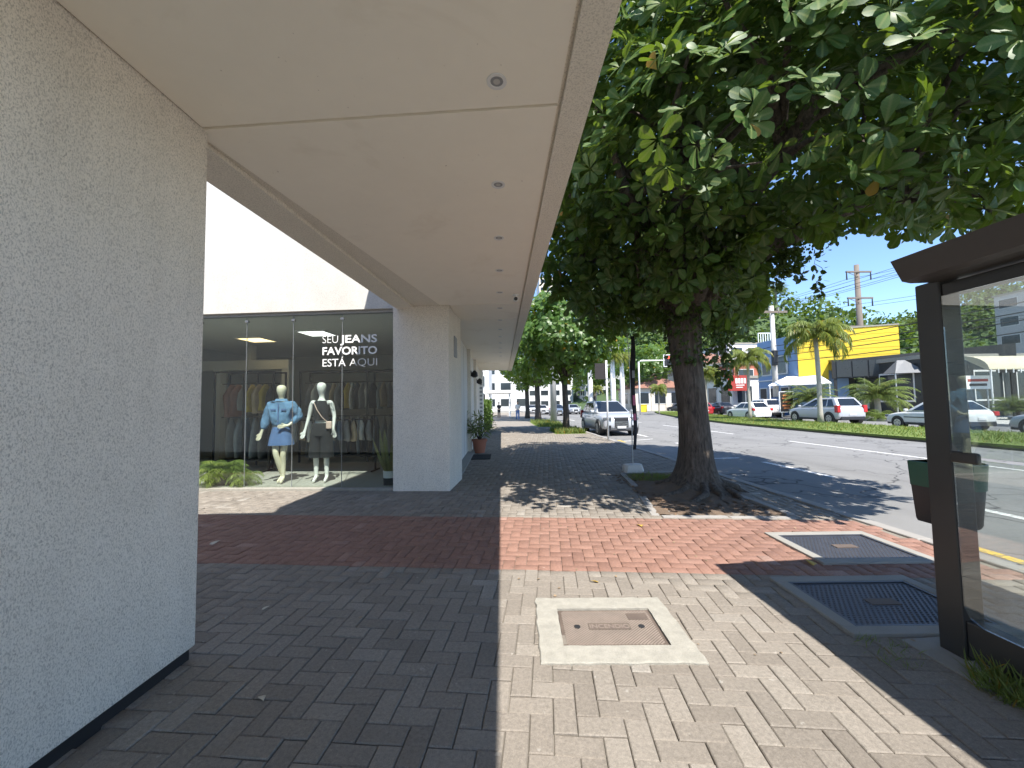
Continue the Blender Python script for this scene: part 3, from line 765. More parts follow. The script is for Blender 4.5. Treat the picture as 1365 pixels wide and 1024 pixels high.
mats = ['g_grey', 'g_white', 'g_dark', 'g_pale', 'g_tan', 'g_grey', 'g_dark', 'g_yellow', 'g_white', 'g_dark']
while u < -.2:
    m = mats[k % 10]
    if -1.1 < u < -.75: m = 'g_red'
    if -.75 < u < -.5: m = 'g_yellow'
    hang('top', u, 3.4, 2.05, m, k, 'on the upper rail of the back rack', 'on the upper rail')
    u += random.uniform(.105, .17); k += 1
u = -3.45
while u < -.2:
    hang('trousers', u, 3.4, 1.18, random.choice(['g_dark', 'g_grey', 'g_denim', 'g_dark', 'g_pale']), k, 'on the lower rail of the back rack', 'on the lower rail')
    u += random.uniform(.12, .2); k += 1
rack('black clothes rack behind the fern inside the shop', -5.2, -3.75, 2.6, 2.25, (2.0, 1.2))
for i in range(7):
    hang('jacket' if i < 2 else 'top', -4.95+.17*i, 2.6, 2.0, ['g_brown', 'g_brown', 'g_grey', 'g_yellow', 'g_tan', 'g_yellow', 'g_dark'][i], k+i, 'on the rack behind the fern', 'behind the fern')
for i in range(6):
    hang('trousers', -4.95+.2*i, 2.6, 1.2, ['g_grey', 'g_pale', 'g_denim', 'g_pale', 'g_grey', 'g_dark'][i], k+i+3, 'on the rack behind the fern', 'behind the fern')
t = thing('clothes_rack', 'low black rack of folded shorts behind the mannequins', 'rack', (*vis_ob(-2.3, 1.9), .03), -A5)
for su in (-1.2, 1.2):
    MB().box(su-.015, su+.015, -.015, .015, 0, 1.1).build('upright', 'black_metal', t); MB().box(su-.015, su+.015, -.22, .22, .0, .03).build('foot', 'black_metal', t)
MB().tube([(-1.2, 0, 1.1), (1.2, 0, 1.1)], .014, 8).build('hanging_rail', 'black_metal', t)
for i in range(14):
    hang('shorts', -3.4+.165*i, 1.9, 1.13, ['g_pale', 'g_grey', 'g_denim', 'g_grey', 'g_tan', 'g_white', 'g_grey'][i % 7], i, 'on the low rack behind the mannequins', 'on the low rack', .6)

# --- figures grown with Skin modifiers
def skin_fig(name, mat, pts, edges_, parent=None, sub=2, root=0):
    bm = bmesh.new(); ly = bm.verts.layers.skin.verify(); vs_ = {}
    for i, (k, (p, r)) in enumerate(pts.items()):
        v = bm.verts.new(p); v[ly].radius = r if isinstance(r, tuple) else (r, r); v[ly].use_root = (i == root); vs_[k] = v
    for a, b in edges_: bm.edges.new((vs_[a], vs_[b]))
    me = bpy.data.meshes.new(name); bm.to_mesh(me); bm.free()
    o = bpy.data.objects.new(name, me); COL.objects.link(o)
    s_ = o.modifiers.new('skin', 'SKIN'); s_.use_smooth_shade = True
    ss = o.modifiers.new('sub', 'SUBSURF'); ss.levels = sub; ss.render_levels = sub
    me.materials.append(MT[mat])
    if parent: o.parent = parent
    return o
def body_pts(J, lean=0, fingers=True, slim=1.0):
    """J: joints (facing -Y). returns pts, edges for a whole figure"""
    P = {}; E = []
    P['pel'] = (J['pel'], (.125*slim, .085)); P['bel'] = (J['bel'], (.098*slim, .072)); P['che'] = (J['che'], (.125*slim, .088)); P['nek'] = (J['nek'], (.05, .05))
    P['nk2'] = (J['nk2'], .046); P['hd0'] = (J['hd0'], (.07, .085)); P['hd1'] = (J['hd1'], (.096, .112)); P['hd2'] = (J['hd2'], (.062, .072))
    E += [('pel', 'bel'), ('bel', 'che'), ('che', 'nek'), ('nek', 'nk2'), ('nk2', 'hd0'), ('hd0', 'hd1'), ('hd1', 'hd2')]
    for s_ in 'lr':
        for k, r in (('sho', .052), ('elb', .036), ('wri', .024), ('han', (.016, .034))): P[s_+k] = (J[s_+k], r)
        E += [('che', s_+'sho'), (s_+'sho', s_+'elb'), (s_+'elb', s_+'wri'), (s_+'wri', s_+'han')]
        h = Vector(J[s_+'han']); d = (h-Vector(J[s_+'wri'])).normalized(); sd = d.cross(Vector((0, 1, 0)));
        if sd.length < .1: sd = d.cross(Vector((1, 0, 0)))
        sd.normalize()
        if fingers:
            for q, (o_, l) in enumerate(((-.028, .065), (-.010, .078), (.010, .074), (.027, .058))):
                b = h+sd*o_+d*.03; P[f'{s_}f{q}a'] = (b, .0095); P[f'{s_}f{q}b'] = (b+d*l*.6+Vector((0, -.008, 0)), .008); P[f'{s_}f{q}c'] = (b+d*l+Vector((0, -.02, 0)), .007)
                E += [(s_+'han', f'{s_}f{q}a'), (f'{s_}f{q}a', f'{s_}f{q}b'), (f'{s_}f{q}b', f'{s_}f{q}c')]
            b = h-sd*.036; P[s_+'t0'] = (b, .010); P[s_+'t1'] = (b-sd*.018+d*.035+Vector((0, -.02, 0)), .008)
            E += [(s_+'han', s_+'t0'), (s_+'t0', s_+'t1')]
        for k, r in (('hip', .082), ('kne', .05), ('cal', .052), ('ank', .032), ('toe', (.03, .02))): P[s_+k] = (J[s_+k], r)
        E += [('pel', s_+'hip'), (s_+'hip', s_+'kne'), (s_+'kne', s_+'cal'), (s_+'cal', s_+'ank'), (s_+'ank', s_+'toe')]
    return P, E
def stand_joints(h=1.85):
    k = h/1.85
    J = dict(pel=(0, 0, 1.0), bel=(0, -.005, 1.15), che=(0, 0, 1.36), nek=(0, .01, 1.53), nk2=(0, .005, 1.585), hd0=(0, -.01, 1.66), hd1=(0, .0, 1.745), hd2=(0, .005, 1.825),
             lsho=(.165, .01, 1.47), lelb=(.225, .02, 1.2), lwri=(.24, -.02, .97), lhan=(.24, -.03, .90),
             rsho=(-.165, .01, 1.47), relb=(-.225, .02, 1.2), rwri=(-.25, -.02, .97), rhan=(-.255, -.03, .90),
             lhip=(.085, 0, .93), lkne=(.09, -.01, .53), lcal=(.092, .02, .38), lank=(.095, .03, .10), ltoe=(.10, -.10, .03),
             rhip=(-.085, 0, .93), rkne=(-.09, -.01, .53), rcal=(-.092, .02, .38), rank=(-.095, .03, .10), rtoe=(-.10, -.10, .03))
    return {a: tuple(c*k for c in b) for a, b in J.items()}
def ring(cx, cy, z, rx, ry, n=20, wav=0, ph=0, nw=5):
    return [(cx+rx*(1+wav*math.sin(nw*2*math.pi*j/n+ph))*math.cos(2*math.pi*j/n), cy+ry*(1+wav*math.sin(nw*2*math.pi*j/n+ph))*math.sin(2*math.pi*j/n), z) for j in range(n)]
def folds(o, sc, st):
    tx_ = bpy.data.textures.new('folds', 'CLOUDS'); tx_.noise_scale = sc; m = o.modifiers.new('folds', 'DISPLACE'); m.texture = tx_; m.strength = st; m.mid_level = .5; return o
# mannequin with a denim jacket
t = thing('mannequin', 'cream faceless mannequin in a blue denim jacket and short denim skirt', 'mannequin', (-4.05, 7.38, .03), R(6))
J = stand_joints(1.83)
J.update(lelb=(.30, .06, 1.22), lwri=(.17, -.10, 1.06), lhan=(.11, -.13, 1.05), relb=(-.25, .02, 1.2), rwri=(-.31, -.03, .96), rhan=(-.335, -.04, .89),
         lkne=(.06, -.05, .53), lcal=(.045, .0, .38), lank=(.035, .03, .10), ltoe=(.04, -.10, .03), rkne=(-.05, -.09, .55), rcal=(-.02, -.03, .38), rank=(.0, .08, .12), rtoe=(-.03, -.06, .03))
P, E = body_pts(J); skin_fig('body', 'mannequin_cream', P, E, t)
jp = {'a': ((0, 0, 1.02), (.18, .14)), 'b': ((0, 0, 1.16), (.18, .14)), 'c': ((0, 0, 1.36), (.18, .13)), 'd': ((0, .01, 1.49), (.10, .085)),
      'ls': ((.19, .01, 1.42), .095), 'le': (J['lelb'], .085), 'lw': (tuple(.25*a+.75*b for a, b in zip(J['lelb'], J['lwri'])), .05),
      'rs': ((-.19, .01, 1.42), .095), 're': (J['relb'], .085), 'rw': (tuple(.1*a+.9*b for a, b in zip(J['relb'], J['rwri'])), .055)}
folds(skin_fig('jacket', 'denim_light', jp, [('a', 'b'), ('b', 'c'), ('c', 'd'), ('c', 'ls'), ('ls', 'le'), ('le', 'lw'), ('c', 'rs'), ('rs', 're'), ('re', 'rw')], t, 3), .07, .035)
cl = MB().loft([ring(0, .0, 1.50, .085, .075, 16), ring(0, 0, 1.545, .09, .082, 16), ring(0, .0, 1.50, .115, .10, 16)], False, False).build('collar', 'denim_light', t, smooth=True)
MB().loft([ring(0, 0, 1.03, .135, .105), ring(0, 0, .95, .165, .125), ring(0, 0, .80, .205, .155, wav=.03), ring(0, 0, .70, .225, .17, wav=.05)], False, False).build('skirt', 'denim_mid', t, smooth=True, sub=2)
pk = MB()
MB().box(.045, .13, -.128, -.12, 1.33, 1.36).build('pocket_flap', 'denim_mid', t); MB().box(-.13, -.045, -.128, -.12, 1.33, 1.36).build('pocket_flap', 'denim_mid', t)
MB().box(-.008, .008, -.136, -.125, 1.0, 1.46).build('button_strip', 'denim_mid', t)
# mannequin with black clothes
t = thing('mannequin', 'white faceless mannequin in a black tank top and long black shorts', 'mannequin', (-3.33, 7.40, .03), R(2))
J = stand_joints(1.87); J.update(lwri=(.235, -.05, .97), rwri=(-.27, -.03, .98), rhan=(-.285, -.05, .91))
P, E = body_pts(J); skin_fig('body', 'mannequin_white', P, E, t)
MB().loft([ring(0, -.003, 1.14, .135, .10), ring(0, -.003, 1.25, .138, .108), ring(0, -.004, 1.34, .152, .122), ring(0, 0, 1.42, .155, .115), ring(0, 0, 1.475, .135, .095), ring(0, 0, 1.50, .10, .075)], False, False).build('tank_top', 'cloth_black', t, smooth=True)
so = MB().loft([ring(0, 0, 1.09, .14, .108), ring(0, 0, .98, .178, .13), ring(0, 0, .86, .185, .135)], False, False)
for s_ in (-1, 1): so.loft([ring(s_*.092, 0, .90, .098, .125, 16), ring(s_*.098, 0, .70, .108, .12, 16, .03), ring(s_*.102, .0, .46, .122, .125, 16, .05)], False, False)
folds(so.build('shorts', 'cloth_black', t, smooth=True, sub=2), .06, .02)
MB().tube([(-.10, -.09, 1.47), (-.03, -.135, 1.34), (.06, -.13, 1.2), (.15, -.09, 1.10)], .007, 6).build('bag_strap', 'bag_pink', t)
MB().box(.125, .225, -.12, -.06, .98, 1.12).build('bag', 'bag_pink', t, bevel=.02)

# --- plants inside the shop
def blades(name, mat, n, spread, h0, h1, wmul, parent, tpl=SLIM, seg=1, up=.6):
    th = rng.uniform(0, 6.283, n); el = rng.uniform(0, 1, n)
    D = np.stack([np.cos(th)*spread*el, np.sin(th)*spread*el, np.full(n, up)+.5*(1-el)], 1)
    P = np.stack([np.cos(th)*.04*el, np.sin(th)*.04*el, np.zeros(n)], 1)
    N = np.stack([-np.cos(th)*.6, -np.sin(th)*.6, np.ones(n)], 1)
    V, Fc, A = leaves(P, D, N, rng.uniform(h0, h1, n), tpl)
    return fast_mesh(name, V, Fc, mat, parent, A)
def frond_mesh(nf, L, nl, ll, droop, mat, name, parent, el0=.1, el1=1.3, width=1.0, hang_=.3, z0=0):
    P = []; D = []; N = []; Z = []; rb = MB()
    for i in range(nf):
        th = i*2.39996+rng.uniform(-.2, .2); el = el0+(el1-el0)*((i+.5)/nf)**.9 + rng.uniform(-.08, .08)
        l = L*rng.uniform(.85, 1.1); pts = []; p = np.array((0, 0, z0), float); e = el
        st = l/10; hv = np.array((math.cos(th), math.sin(th), 0))
        for q in range(11):
            pts.append(tuple(p)); d = hv*math.cos(e)+np.array((0, 0, math.sin(e))); p = p+d*st; e -= droop*(.5+.1*q)/5
            sdv = np.cross(d, (0, 0, 1)); sdv /= np.linalg.norm(sdv)+1e-6
            if q == 0: continue
            per = max(1, nl//10)
            for u in range(per):
                for s_ in (-1, 1):
                    base_ = p-d*st*(u/per)
                    f = q/10; wl = ll*math.sin(math.pi*(.12+.80*f))**.7*width
                    dd = sdv*s_*1.0+d*.55+np.array((0, 0, -hang_))+rng.normal(0, .1, 3)
                    P.append(base_); D.append(dd); N.append(np.array((0, 0, 1.))+sdv*s_*.2+rng.normal(0, .15, 3)); Z.append(wl*rng.uniform(.8, 1.1))
        rb.tube(pts, [.02*L/2*(1-.85*k/10)+.003 for k in range(11)], 4)
    V, Fc, A = leaves(np.array(P), np.array(D), np.array(N), np.array(Z), FROND)
    o = fast_mesh(name, V, Fc, mat, parent, A)
    r_ = rb.build('frond_stem', mat, parent)
    return o
t = thing('potted_fern', 'bright green fern in a low dark bowl inside the shop window', 'plant', (-5.12, 7.42, .03))
MB().lathe([(.16, 0), (.24, .06), (.28, .16), (.265, .165), (.2, .12)], 18).build('bowl', 'plinth_black', t, smooth=True, auto=40)
f1 = frond_mesh(40, .50, 30, .17, .9, 'leaf_fern', 'foliage', t, .25, 1.4, 1, .1, .15)
t2 = thing('potted_fern', 'small light green trailing plant beside the larger fern', 'plant', (-4.62, 7.28, .03))
MB().lathe([(.07, 0), (.10, .10), (.095, .10)], 14).build('pot', 'plinth_black', t2, smooth=True, auto=40)
frond_mesh(22, .34, 20, .11, 1.2, 'leaf_fern', 'foliage', t2, .0, 1.2, 1, .1, .1)
t = thing('snake_plant', 'tall snake plant in a white and black pot beside the column', 'plant', (-1.98, 7.05, .03))
MB().lathe([(.10, 0), (.105, .13)], 20).build('pot_base', 'plinth_black', t, smooth=True, auto=40)
MB().lathe([(.105, .13), (.112, .25), (.10, .25), (.09, .22)], 20).build('pot_rim', 'white_paint', t, smooth=True, auto=40)
th = rng.uniform(0, 6.283, 16); el = rng.uniform(0.05, .45, 16)
V, Fc, A = leaves(np.stack([.05*np.cos(th), .05*np.sin(th), np.full(16, .2)], 1), np.stack([np.cos(th)*el, np.sin(th)*el, np.ones(16)], 1), np.stack([np.cos(th+1), np.sin(th+1), np.zeros(16)], 1), rng.uniform(.5, .9, 16), leaf_template([(0, .03), (.35, .045), (.7, .035), (1, 0)], .3, .05))
fast_mesh('foliage', V, Fc, 'leaf_sword', t, A)
t = thing('potted_shrub', 'dark leafy shrub in a terracotta pot by the storefront step', 'plant', (-.66, 11.75, 0))
MB().lathe([(.15, 0), (.21, .34), (.23, .34), (.23, .40), (.2, .40), (.18, .33)], 18).build('pot', 'terracotta', t, smooth=True, auto=40)
C = []; A_ = []
st = MB()
for i in range(16):
    th_ = i*2.4; r_ = rng.uniform(.12, .48); z_ = rng.uniform(.65, 1.15); e = np.array((r_*math.cos(th_), r_*math.sin(th_), z_))
    st.tube([(0, 0, .35), tuple(e*np.array((.4, .4, .7))), tuple(e)], [.012, .009, .005], 5)
    for f in (.6, .8, 1.0): C.append(np.array((0, 0, .35))*(1-f)+e*f); A_.append(np.array((e[0], e[1], .35)))
st.build('stem', 'bark', t)
V, Fc, A = rosettes(C, A_, 5, 7, .14, .26, 1.1, SLIM); fast_mesh('foliage', V, Fc, 'leaf_dark', t, A)
MB().box(-.93, -.30, 10.25, 11.2, .0, .018).build('doormat', 'mat_black', None, bevel=.006)
tag(bpy.data.objects['doormat'], 'black rubber doormat in front of the potted shrub', 'doormat')

# ================================================================== TREE BED AND BIG TREE
bedz = [(2.34, 7.7), (1.92, 4.92), (3.44, 4.76), (3.46, 7.8)]
bed = struct(MB().prism(bedz, -.03, -.004).build('tree_bed', 'soil'))
# lumpy soil
N_ = 40; V = []; 
for i in range(N_+1):
    for j in range(N_+1):
        a, b = i/N_, j/N_
        p = (Vector(bedz[1])*(1-a)+Vector(bedz[2])*a)*(1-b) + (Vector(bedz[0])*(1-a)+Vector(bedz[3])*a)*b
        d_ = math.hypot(p.x-2.95, p.y-6.25)
        edge = min(a, 1-a, b, 1-b)
        V.append((p.x, p.y, .012*math.sin(p.x*17+p.y*5)*math.sin(p.y*13) + random.gauss(0, .005) + .16*math.exp(-(d_/.5)**2)*min(1, edge*8)+.005))
Fq = np.array([(i*(N_+1)+j, (i+1)*(N_+1)+j, (i+1)*(N_+1)+j+1, i*(N_+1)+j+1) for i in range(N_) for j in range(N_)])
fast_mesh('soil', np.array(V), Fq, 'soil', bed, smooth=True)
def border(p, q, w=.10, h=.02):
    p = Vector(p); q = Vector(q); L = (q-p).length; n = max(1, int(L/.75)); d = (q-p)/L; nn_ = Vector((-d.y, d.x))*w/2
    for i in range(n):
        a = p+d*(L*i/n+.006); b = p+d*(L*(i+1)/n-.006); j = Vector((random.uniform(-.012, .012), random.uniform(-.012, .012)))
        a, b = a+j, b+j
        MB().prism([tuple(a+nn_), tuple(b+nn_), tuple(b-nn_), tuple(a-nn_)], -.02, h+random.uniform(-.01, .01)).build('border_stone', 'concrete_kerb', bed, bevel=.008)
border((1.88, 4.9), (2.08, 5.9)); border((2.2, 6.6), (2.34, 7.75)); border((1.95, 4.84), (3.5, 4.69), .09, .015); border((3.5, 4.75), (3.52, 7.8), .10, .02); border((2.34, 7.8), (3.5, 7.85), .09, .015)

n = 420; P = np.stack([rng.uniform(2.05, 3.4, n), rng.uniform(4.9, 7.6, n), rng.uniform(.012, .03, n)], 1)
V, Fc, A = leaves(P, np.stack([rng.normal(0, 1, n), rng.normal(0, 1, n), rng.normal(0, .15, n)], 1), np.stack([rng.normal(0, .3, n), rng.normal(0, .3, n), np.ones(n)], 1), rng.uniform(.03, .10, n), OBOV)
fast_mesh('leaf_litter', V, Fc, 'litter_brown', bed)['kind'] = 'stuff'
TX, TY = 3.08, 6.25
tree = thing('almond_tree', 'large tropical almond tree with thick dark trunk spreading over sidewalk and shelter', 'tree', (TX, TY, 0))
rings = []
nr = 24
for z, r in ((-.05, .62), (.03, .5), (.12, .39), (.28, .31), (.5, .265), (.8, .24), (1.2, .225), (1.7, .225), (2.2, .24), (2.6, .27), (2.85, .28)):
    rr = []
    for j in range(nr):
        a = 2*math.pi*j/nr
        flare = 1+(.30*max(0, math.sin(5*a+.7))*math.exp(-max(z, 0)*5))+.035*math.sin(3*a+z*2)+.02*math.sin(9*a+z*5)
        rr.append((TX+r*flare*math.cos(a)-.05*z*.4+ .03*math.sin(z*2), TY+r*flare*math.sin(a)+.02*z, z))
    rings.append(rr)
MB().loft(rings, False, True).build('trunk', 'bark', tree, smooth=True, off=(TX, TY, 0), sub=1)
for a, l in ((-2.6, .75), (-2.0, .8), (-1.2, .7), (-.4, .6), (2.6, .55), (-1.65, .62)):
    pts = [(TX+ r_*math.cos(a+.25*math.sin(r_*4)), TY+r_*math.sin(a+.25*math.sin(r_*4)), z_) for r_, z_ in ((.25, .16), (.42, .10), (.6, .055), (.78*l/.75, .02), (.95*l/.75, -.03))]
    MB().tube(pts, [.085, .065, .05, .04, .02], 8, wob=.08).build('root', 'bark', tree, smooth=True, off=(TX, TY, 0))
# crown volume
CC = np.array((4.15, 6.35, 5.05)); RX, RY, RZU, RZD = 3.5, 4.1, 3.0, 2.25
def crown_pt(dirv, rho):
    h = RZU if dirv[2] > 0 else RZD
    p_ = 2.7
    s_ = (abs(dirv[0]/RX)**p_+abs(dirv[1]/RY)**p_+abs(dirv[2]/h)**p_)**(-1/p_)
    return CC+dirv*s_*rho
C = []; A_ = []
while len(C) < 6300:
    d = rng.normal(0, 1, 3); d /= np.linalg.norm(d)
    lump = 1+.10*math.sin(d[0]*7+1)*math.sin(d[1]*6)*1.0+.07*math.sin(d[2]*9+d[0]*5)
    if len(C) > 4200 and d[2] < -.1: continue
    rho = lump*(1-(.30 if len(C) < 4200 else .55)*rng.random()**1.6)
    p = crown_pt(d, rho)
    if p[0] < .70 and p[2] < 4.2: continue
    if p[2] < 2.55: continue
    if p[0] > 2.0 and p[1] < 2.6 and p[2] < 2.75: continue
    if p[1] < 1.9: continue
    q_ = p[0]/p[1]
    if q_ > .62 and p[2] < 1.52+.425*p[1]*min(1, (q_-.62)/.1): continue
    dt = math.hypot(p[0]-TX, p[1]-TY)
    if p[2] < 3.1 and p[1] > 4.5 and p[0] > 3.3 and rng.random() < .75: continue   # open to the right of the trunk
    if p[2] < 4.2 and dt < .8: continue
    C.append(p); ax = d*.55+np.array((0, 0, .55))+rng.normal(0, .25, 3); 
    if d[2] < -.3: ax = d*.35+np.array((0, 0, .15))+rng.normal(0, .45, 3)
    A_.append(ax)
V, Fc, A = rosettes(C, A_, 6, 9, .105, .225)
V = V-np.array((TX, TY, 0))
fast_mesh('crown', V, Fc, 'leaf_almond', tree, A, smooth=True)
# limbs and branches
tips = np.array(C)
def limb(p0, p1, r0, r1, sag, n=9, name='branch'):
    p0 = Vector(p0); p1 = Vector(p1); pts = []
    sd = Vector((random.uniform(-1, 1), random.uniform(-1, 1), 0))*.18
    for i in range(n):
        f = i/(n-1); q = p0.lerp(p1, f); q.z += sag*math.sin(math.pi*f); q += sd*math.sin(2*math.pi*f)*f
        pts.append(q)
    MB().tube(pts, [r0+(r1-r0)*i/(n-1) for i in range(n)], 10, wob=.06).build(name, 'bark', tree, smooth=True, off=(TX, TY, 0))
    return pts
top = (TX-.06, TY+.05, 2.75)
mains = [((1.7, 5.2, 4.4), .17), ((1.5, 7.6, 4.3), .15), ((3.4, 3.9, 4.6), .17), ((5.4, 5.2, 4.3), .19), ((5.6, 7.6, 4.6), .16), ((3.6, 9.0, 4.8), .14), ((3.3, 6.2, 6.0), .2), ((2.3, 6.0, 5.0), .14)]
for p, r in mains:
    pts = limb(top, p, r, r*.45, .25)
    for _ in range(7):
        s_ = pts[random.randint(4, 8)]
        dd = np.linalg.norm(tips-np.array(s_), axis=1); cand = np.where((dd < 2.6) & (dd > .9))[0]
        if len(cand): limb(s_, tips[rng.choice(cand)], r*.36, .008, .15, 7)
# hanging vines and clinging leaves
def cling(pts_r, n, sz0, sz1, out):
    P = []; D = []; N = []; Z = []
    for _ in range(n):
        (a, ra), (b, rb_) = random.choice(pts_r); f = random.random(); c = np.array(a)*(1-f)+np.array(b)*f; r = ra*(1-f)+rb_*f
        ax = np.array(b)-np.array(a); o = np.cross(ax, rng.normal(0, 1, 3)); o /= np.linalg.norm(o)+1e-6
        P.append(c+o*(r*rng.uniform(.85, 1.15))); D.append(o*out+np.array((0, 0, -.6))+rng.normal(0, .4, 3)); N.append(o+rng.normal(0, .3, 3)); Z.append(rng.uniform(sz0, sz1))
    return leaves(np.array(P), np.array(D), np.array(N), np.array(Z), OVAL)
segs = [((top, .30), (p, r)) for p, r in mains[:6]] + [(((TX-.03, TY+.02, 2.0), .26), ((TX-.06, TY+.05, 2.85), .33))]
V, Fc, A = cling(segs, 4200, .04, .09, .7); fast_mesh('clinging_fern', V-np.array((TX, TY, 0)), Fc, 'leaf_vine', tree, A)['kind'] = 'stuff'
P = []; D = []; N = []; Z = []; vm = MB()
for k in range(46):
    if k < 30: x = random.uniform(3.4, 5.0); y = random.uniform(5.6, 6.8); z0 = random.uniform(3.6, 4.2); L = random.uniform(.35, .95)
    elif k < 40: x = random.uniform(2.0, 3.0); y = random.uniform(4.6, 5.6); z0 = random.uniform(3.6, 4.4); L = random.uniform(.5, 1.1)
    else: x = random.uniform(3.4, 3.9); y = random.uniform(6.2, 6.9); z0 = 3.2; L = random.uniform(1.2, 2.0)
    pts = [(x+.05*math.sin(q*1.3+k), y+.05*math.cos(q*1.7+k), z0-L*q/8) for q in range(9)]
    vm.tube(pts, .004, 4)
    for _ in range(int(L*60)):
        f = random.random(); q = np.array((x, y, z0-L*f))+rng.normal(0, .07*(1.1-f), 3)
        d = rng.normal(0, 1, 3); d[2] -= .8; P.append(q); D.append(d); N.append(rng.normal(0, 1, 3)); Z.append(rng.uniform(.06, .12))
vm.build('vine_stem', 'bark', tree, off=(TX, TY, 0))['kind'] = 'stuff'
V, Fc, A = leaves(np.array(P), np.array(D), np.array(N), np.array(Z), OVAL); fast_mesh('hanging_vine', V-np.array((TX, TY, 0)), Fc, 'leaf_vine', tree, A)['kind'] = 'stuff'

# grass tufts
def tuft(label, x, y, n, h, rad, name='grass_tuft', z=0):
    th = rng.uniform(0, 6.283, n); rr = rad*np.sqrt(rng.random(n)); P = np.stack([rr*np.cos(th), rr*np.sin(th), np.full(n, 0.)], 1)
    D = np.stack([rng.normal(0, .6, n), rng.normal(0, .6, n), np.ones(n)], 1); N = rng.normal(0, 1, (n, 3))
    V, Fc, A = leaves(P, D, N, rng.uniform(.4*h, h, n), BLADE)
    o = fast_mesh(name, V, Fc, 'leaf_grass', None, A); o.location = (x, y, z); tag(o, label, 'grass', kind='stuff'); return o
tuft('unkempt grass tuft at the foot of the shelter glass', 2.42, 1.86, 420, .14, .16)
tuft('sparse weeds growing between pavers beside the stud cover', 2.12, 2.2, 90, .06, .16)
tuft('shaded grass around the white stone in the tree bed', 2.72, 7.3, 900, .10, .42)
tuft('thin weeds along the edge of the tree bed', 3.2, 7.2, 350, .08, .3)

# fallen leaves
def fallen(x, y, mat, label, s_=.11):
    V, Fc, A = leaves(np.zeros((1, 3)), np.array([[math.cos(x*9), math.sin(x*9), .12]]), np.array([[.1, .2, 1.]]), np.array([s_]), OBOV)
    o = fast_mesh('fallen_leaf', V, Fc, mat, None); o.location = (x, y, .012)
    m = o.modifiers.new('solid', 'SOLIDIFY'); m.thickness = .0015
    tag(o, label, 'leaf', 'fallen leaves on the pavement'); return o
fallen(1.55, 4.45, 'leaf_litter', 'yellow fallen leaf on the sunlit red pavers', .13)
fallen(2.63, 3.46, 'leaf_litter', 'yellow fallen leaf at the corner of a steel cover', .13)
fallen(-3.0, 4.35, 'leaf_pale', 'pale fallen leaf on the shaded red pavers', .11)
fallen(-1.15, 1.98, 'leaf_pale', 'pale dry leaf lying among the shaded grey pavers', .06)
fallen(-1.65, 2.9, 'leaf_pale', 'small pale leaf scrap on grey pavers near the stucco wall', .05)
fallen(.68, 3.15, 'leaf_litter', 'small yellow leaf beyond the iron cover', .06)

n = 240; P = np.stack([rng.uniform(-3.8, 3.9, n), 1.7+rng.gamma(1.8, 2.2, n), np.full(n, .006)], 1)
P = P[np.array([not excluded(a, b) for a, b in P[:, :2]])]; n = len(P)
V, Fc, A = leaves(P, np.stack([rng.normal(0, 1, n), rng.normal(0, 1, n), rng.uniform(0, .25, n)], 1), np.stack([rng.normal(0, .3, n), rng.normal(0, .3, n), np.ones(n)], 1), rng.uniform(.008, .032, n), OVAL)
tag(fast_mesh('leaf_crumbs', V, Fc, 'litter_crumb', None), 'scattered dry leaf crumbs over the pavers', 'litter', kind='stuff')
# --- wind banner on a stone
t = thing('stone_block', 'rough whitish stone weighing down a banner pole in the tree bed', 'stone', (2.62, 7.9, 0))
bpy.data.objects.remove(t)
sm = MB().loft([[((.19*r*max(-.8, min(.8, math.cos(6.283*j/14)))/.8*(1+random.gauss(0, .05))), .12*r*max(-.75, min(.75, math.sin(6.283*j/14)))/.75*(1+random.gauss(0, .05)), z+random.gauss(0, .006)) for j in range(14)] for r, z in ((.95, 0), (1.02, .05), (1, .12), (.9, .165), (.5, .18))]).build('stone_block', 'white_wall', None, smooth=True, auto=35)
sm.location = (2.62, 7.9, 0.0); tag(sm, 'rough whitish stone weighing down a banner pole in the tree bed', 'stone')
t = thing('wind_banner', 'narrow dark feather banner with pink print on a thin pole', 'banner', (2.62, 7.9, .2))
MB().tube([(0, 0, -.12), (0, 0, 1.0), (-.01, 0, 2.2), (-.04, 0, 2.6)], [.011, .010, .008, .006], 8).build('pole', 'galv', t)
fl = MB(); rg = []
for i in range(15):
    f = i/14; z = .26+2.3*f; w = .06+.045*math.sin(f*3.1); wv = .03*math.sin(f*8)
    rg.append([(.012+wv, -.002, z), (.012+w+wv, .05*math.sin(f*6), z), (.012+w+wv, .006+.05*math.sin(f*6), z), (.012+wv, .004, z)])
fl.loft(rg).build('cloth', 'g_dark', t, smooth=True)
for z0, z1, m in ((1.15, 1.35, 'print_pink'), (.85, .98, 'print_pink'), (1.7, 1.85, 'sign_grey')):
    MB().box(.025, .08, -.045, -.041, z0, z1).build('print', m, t)

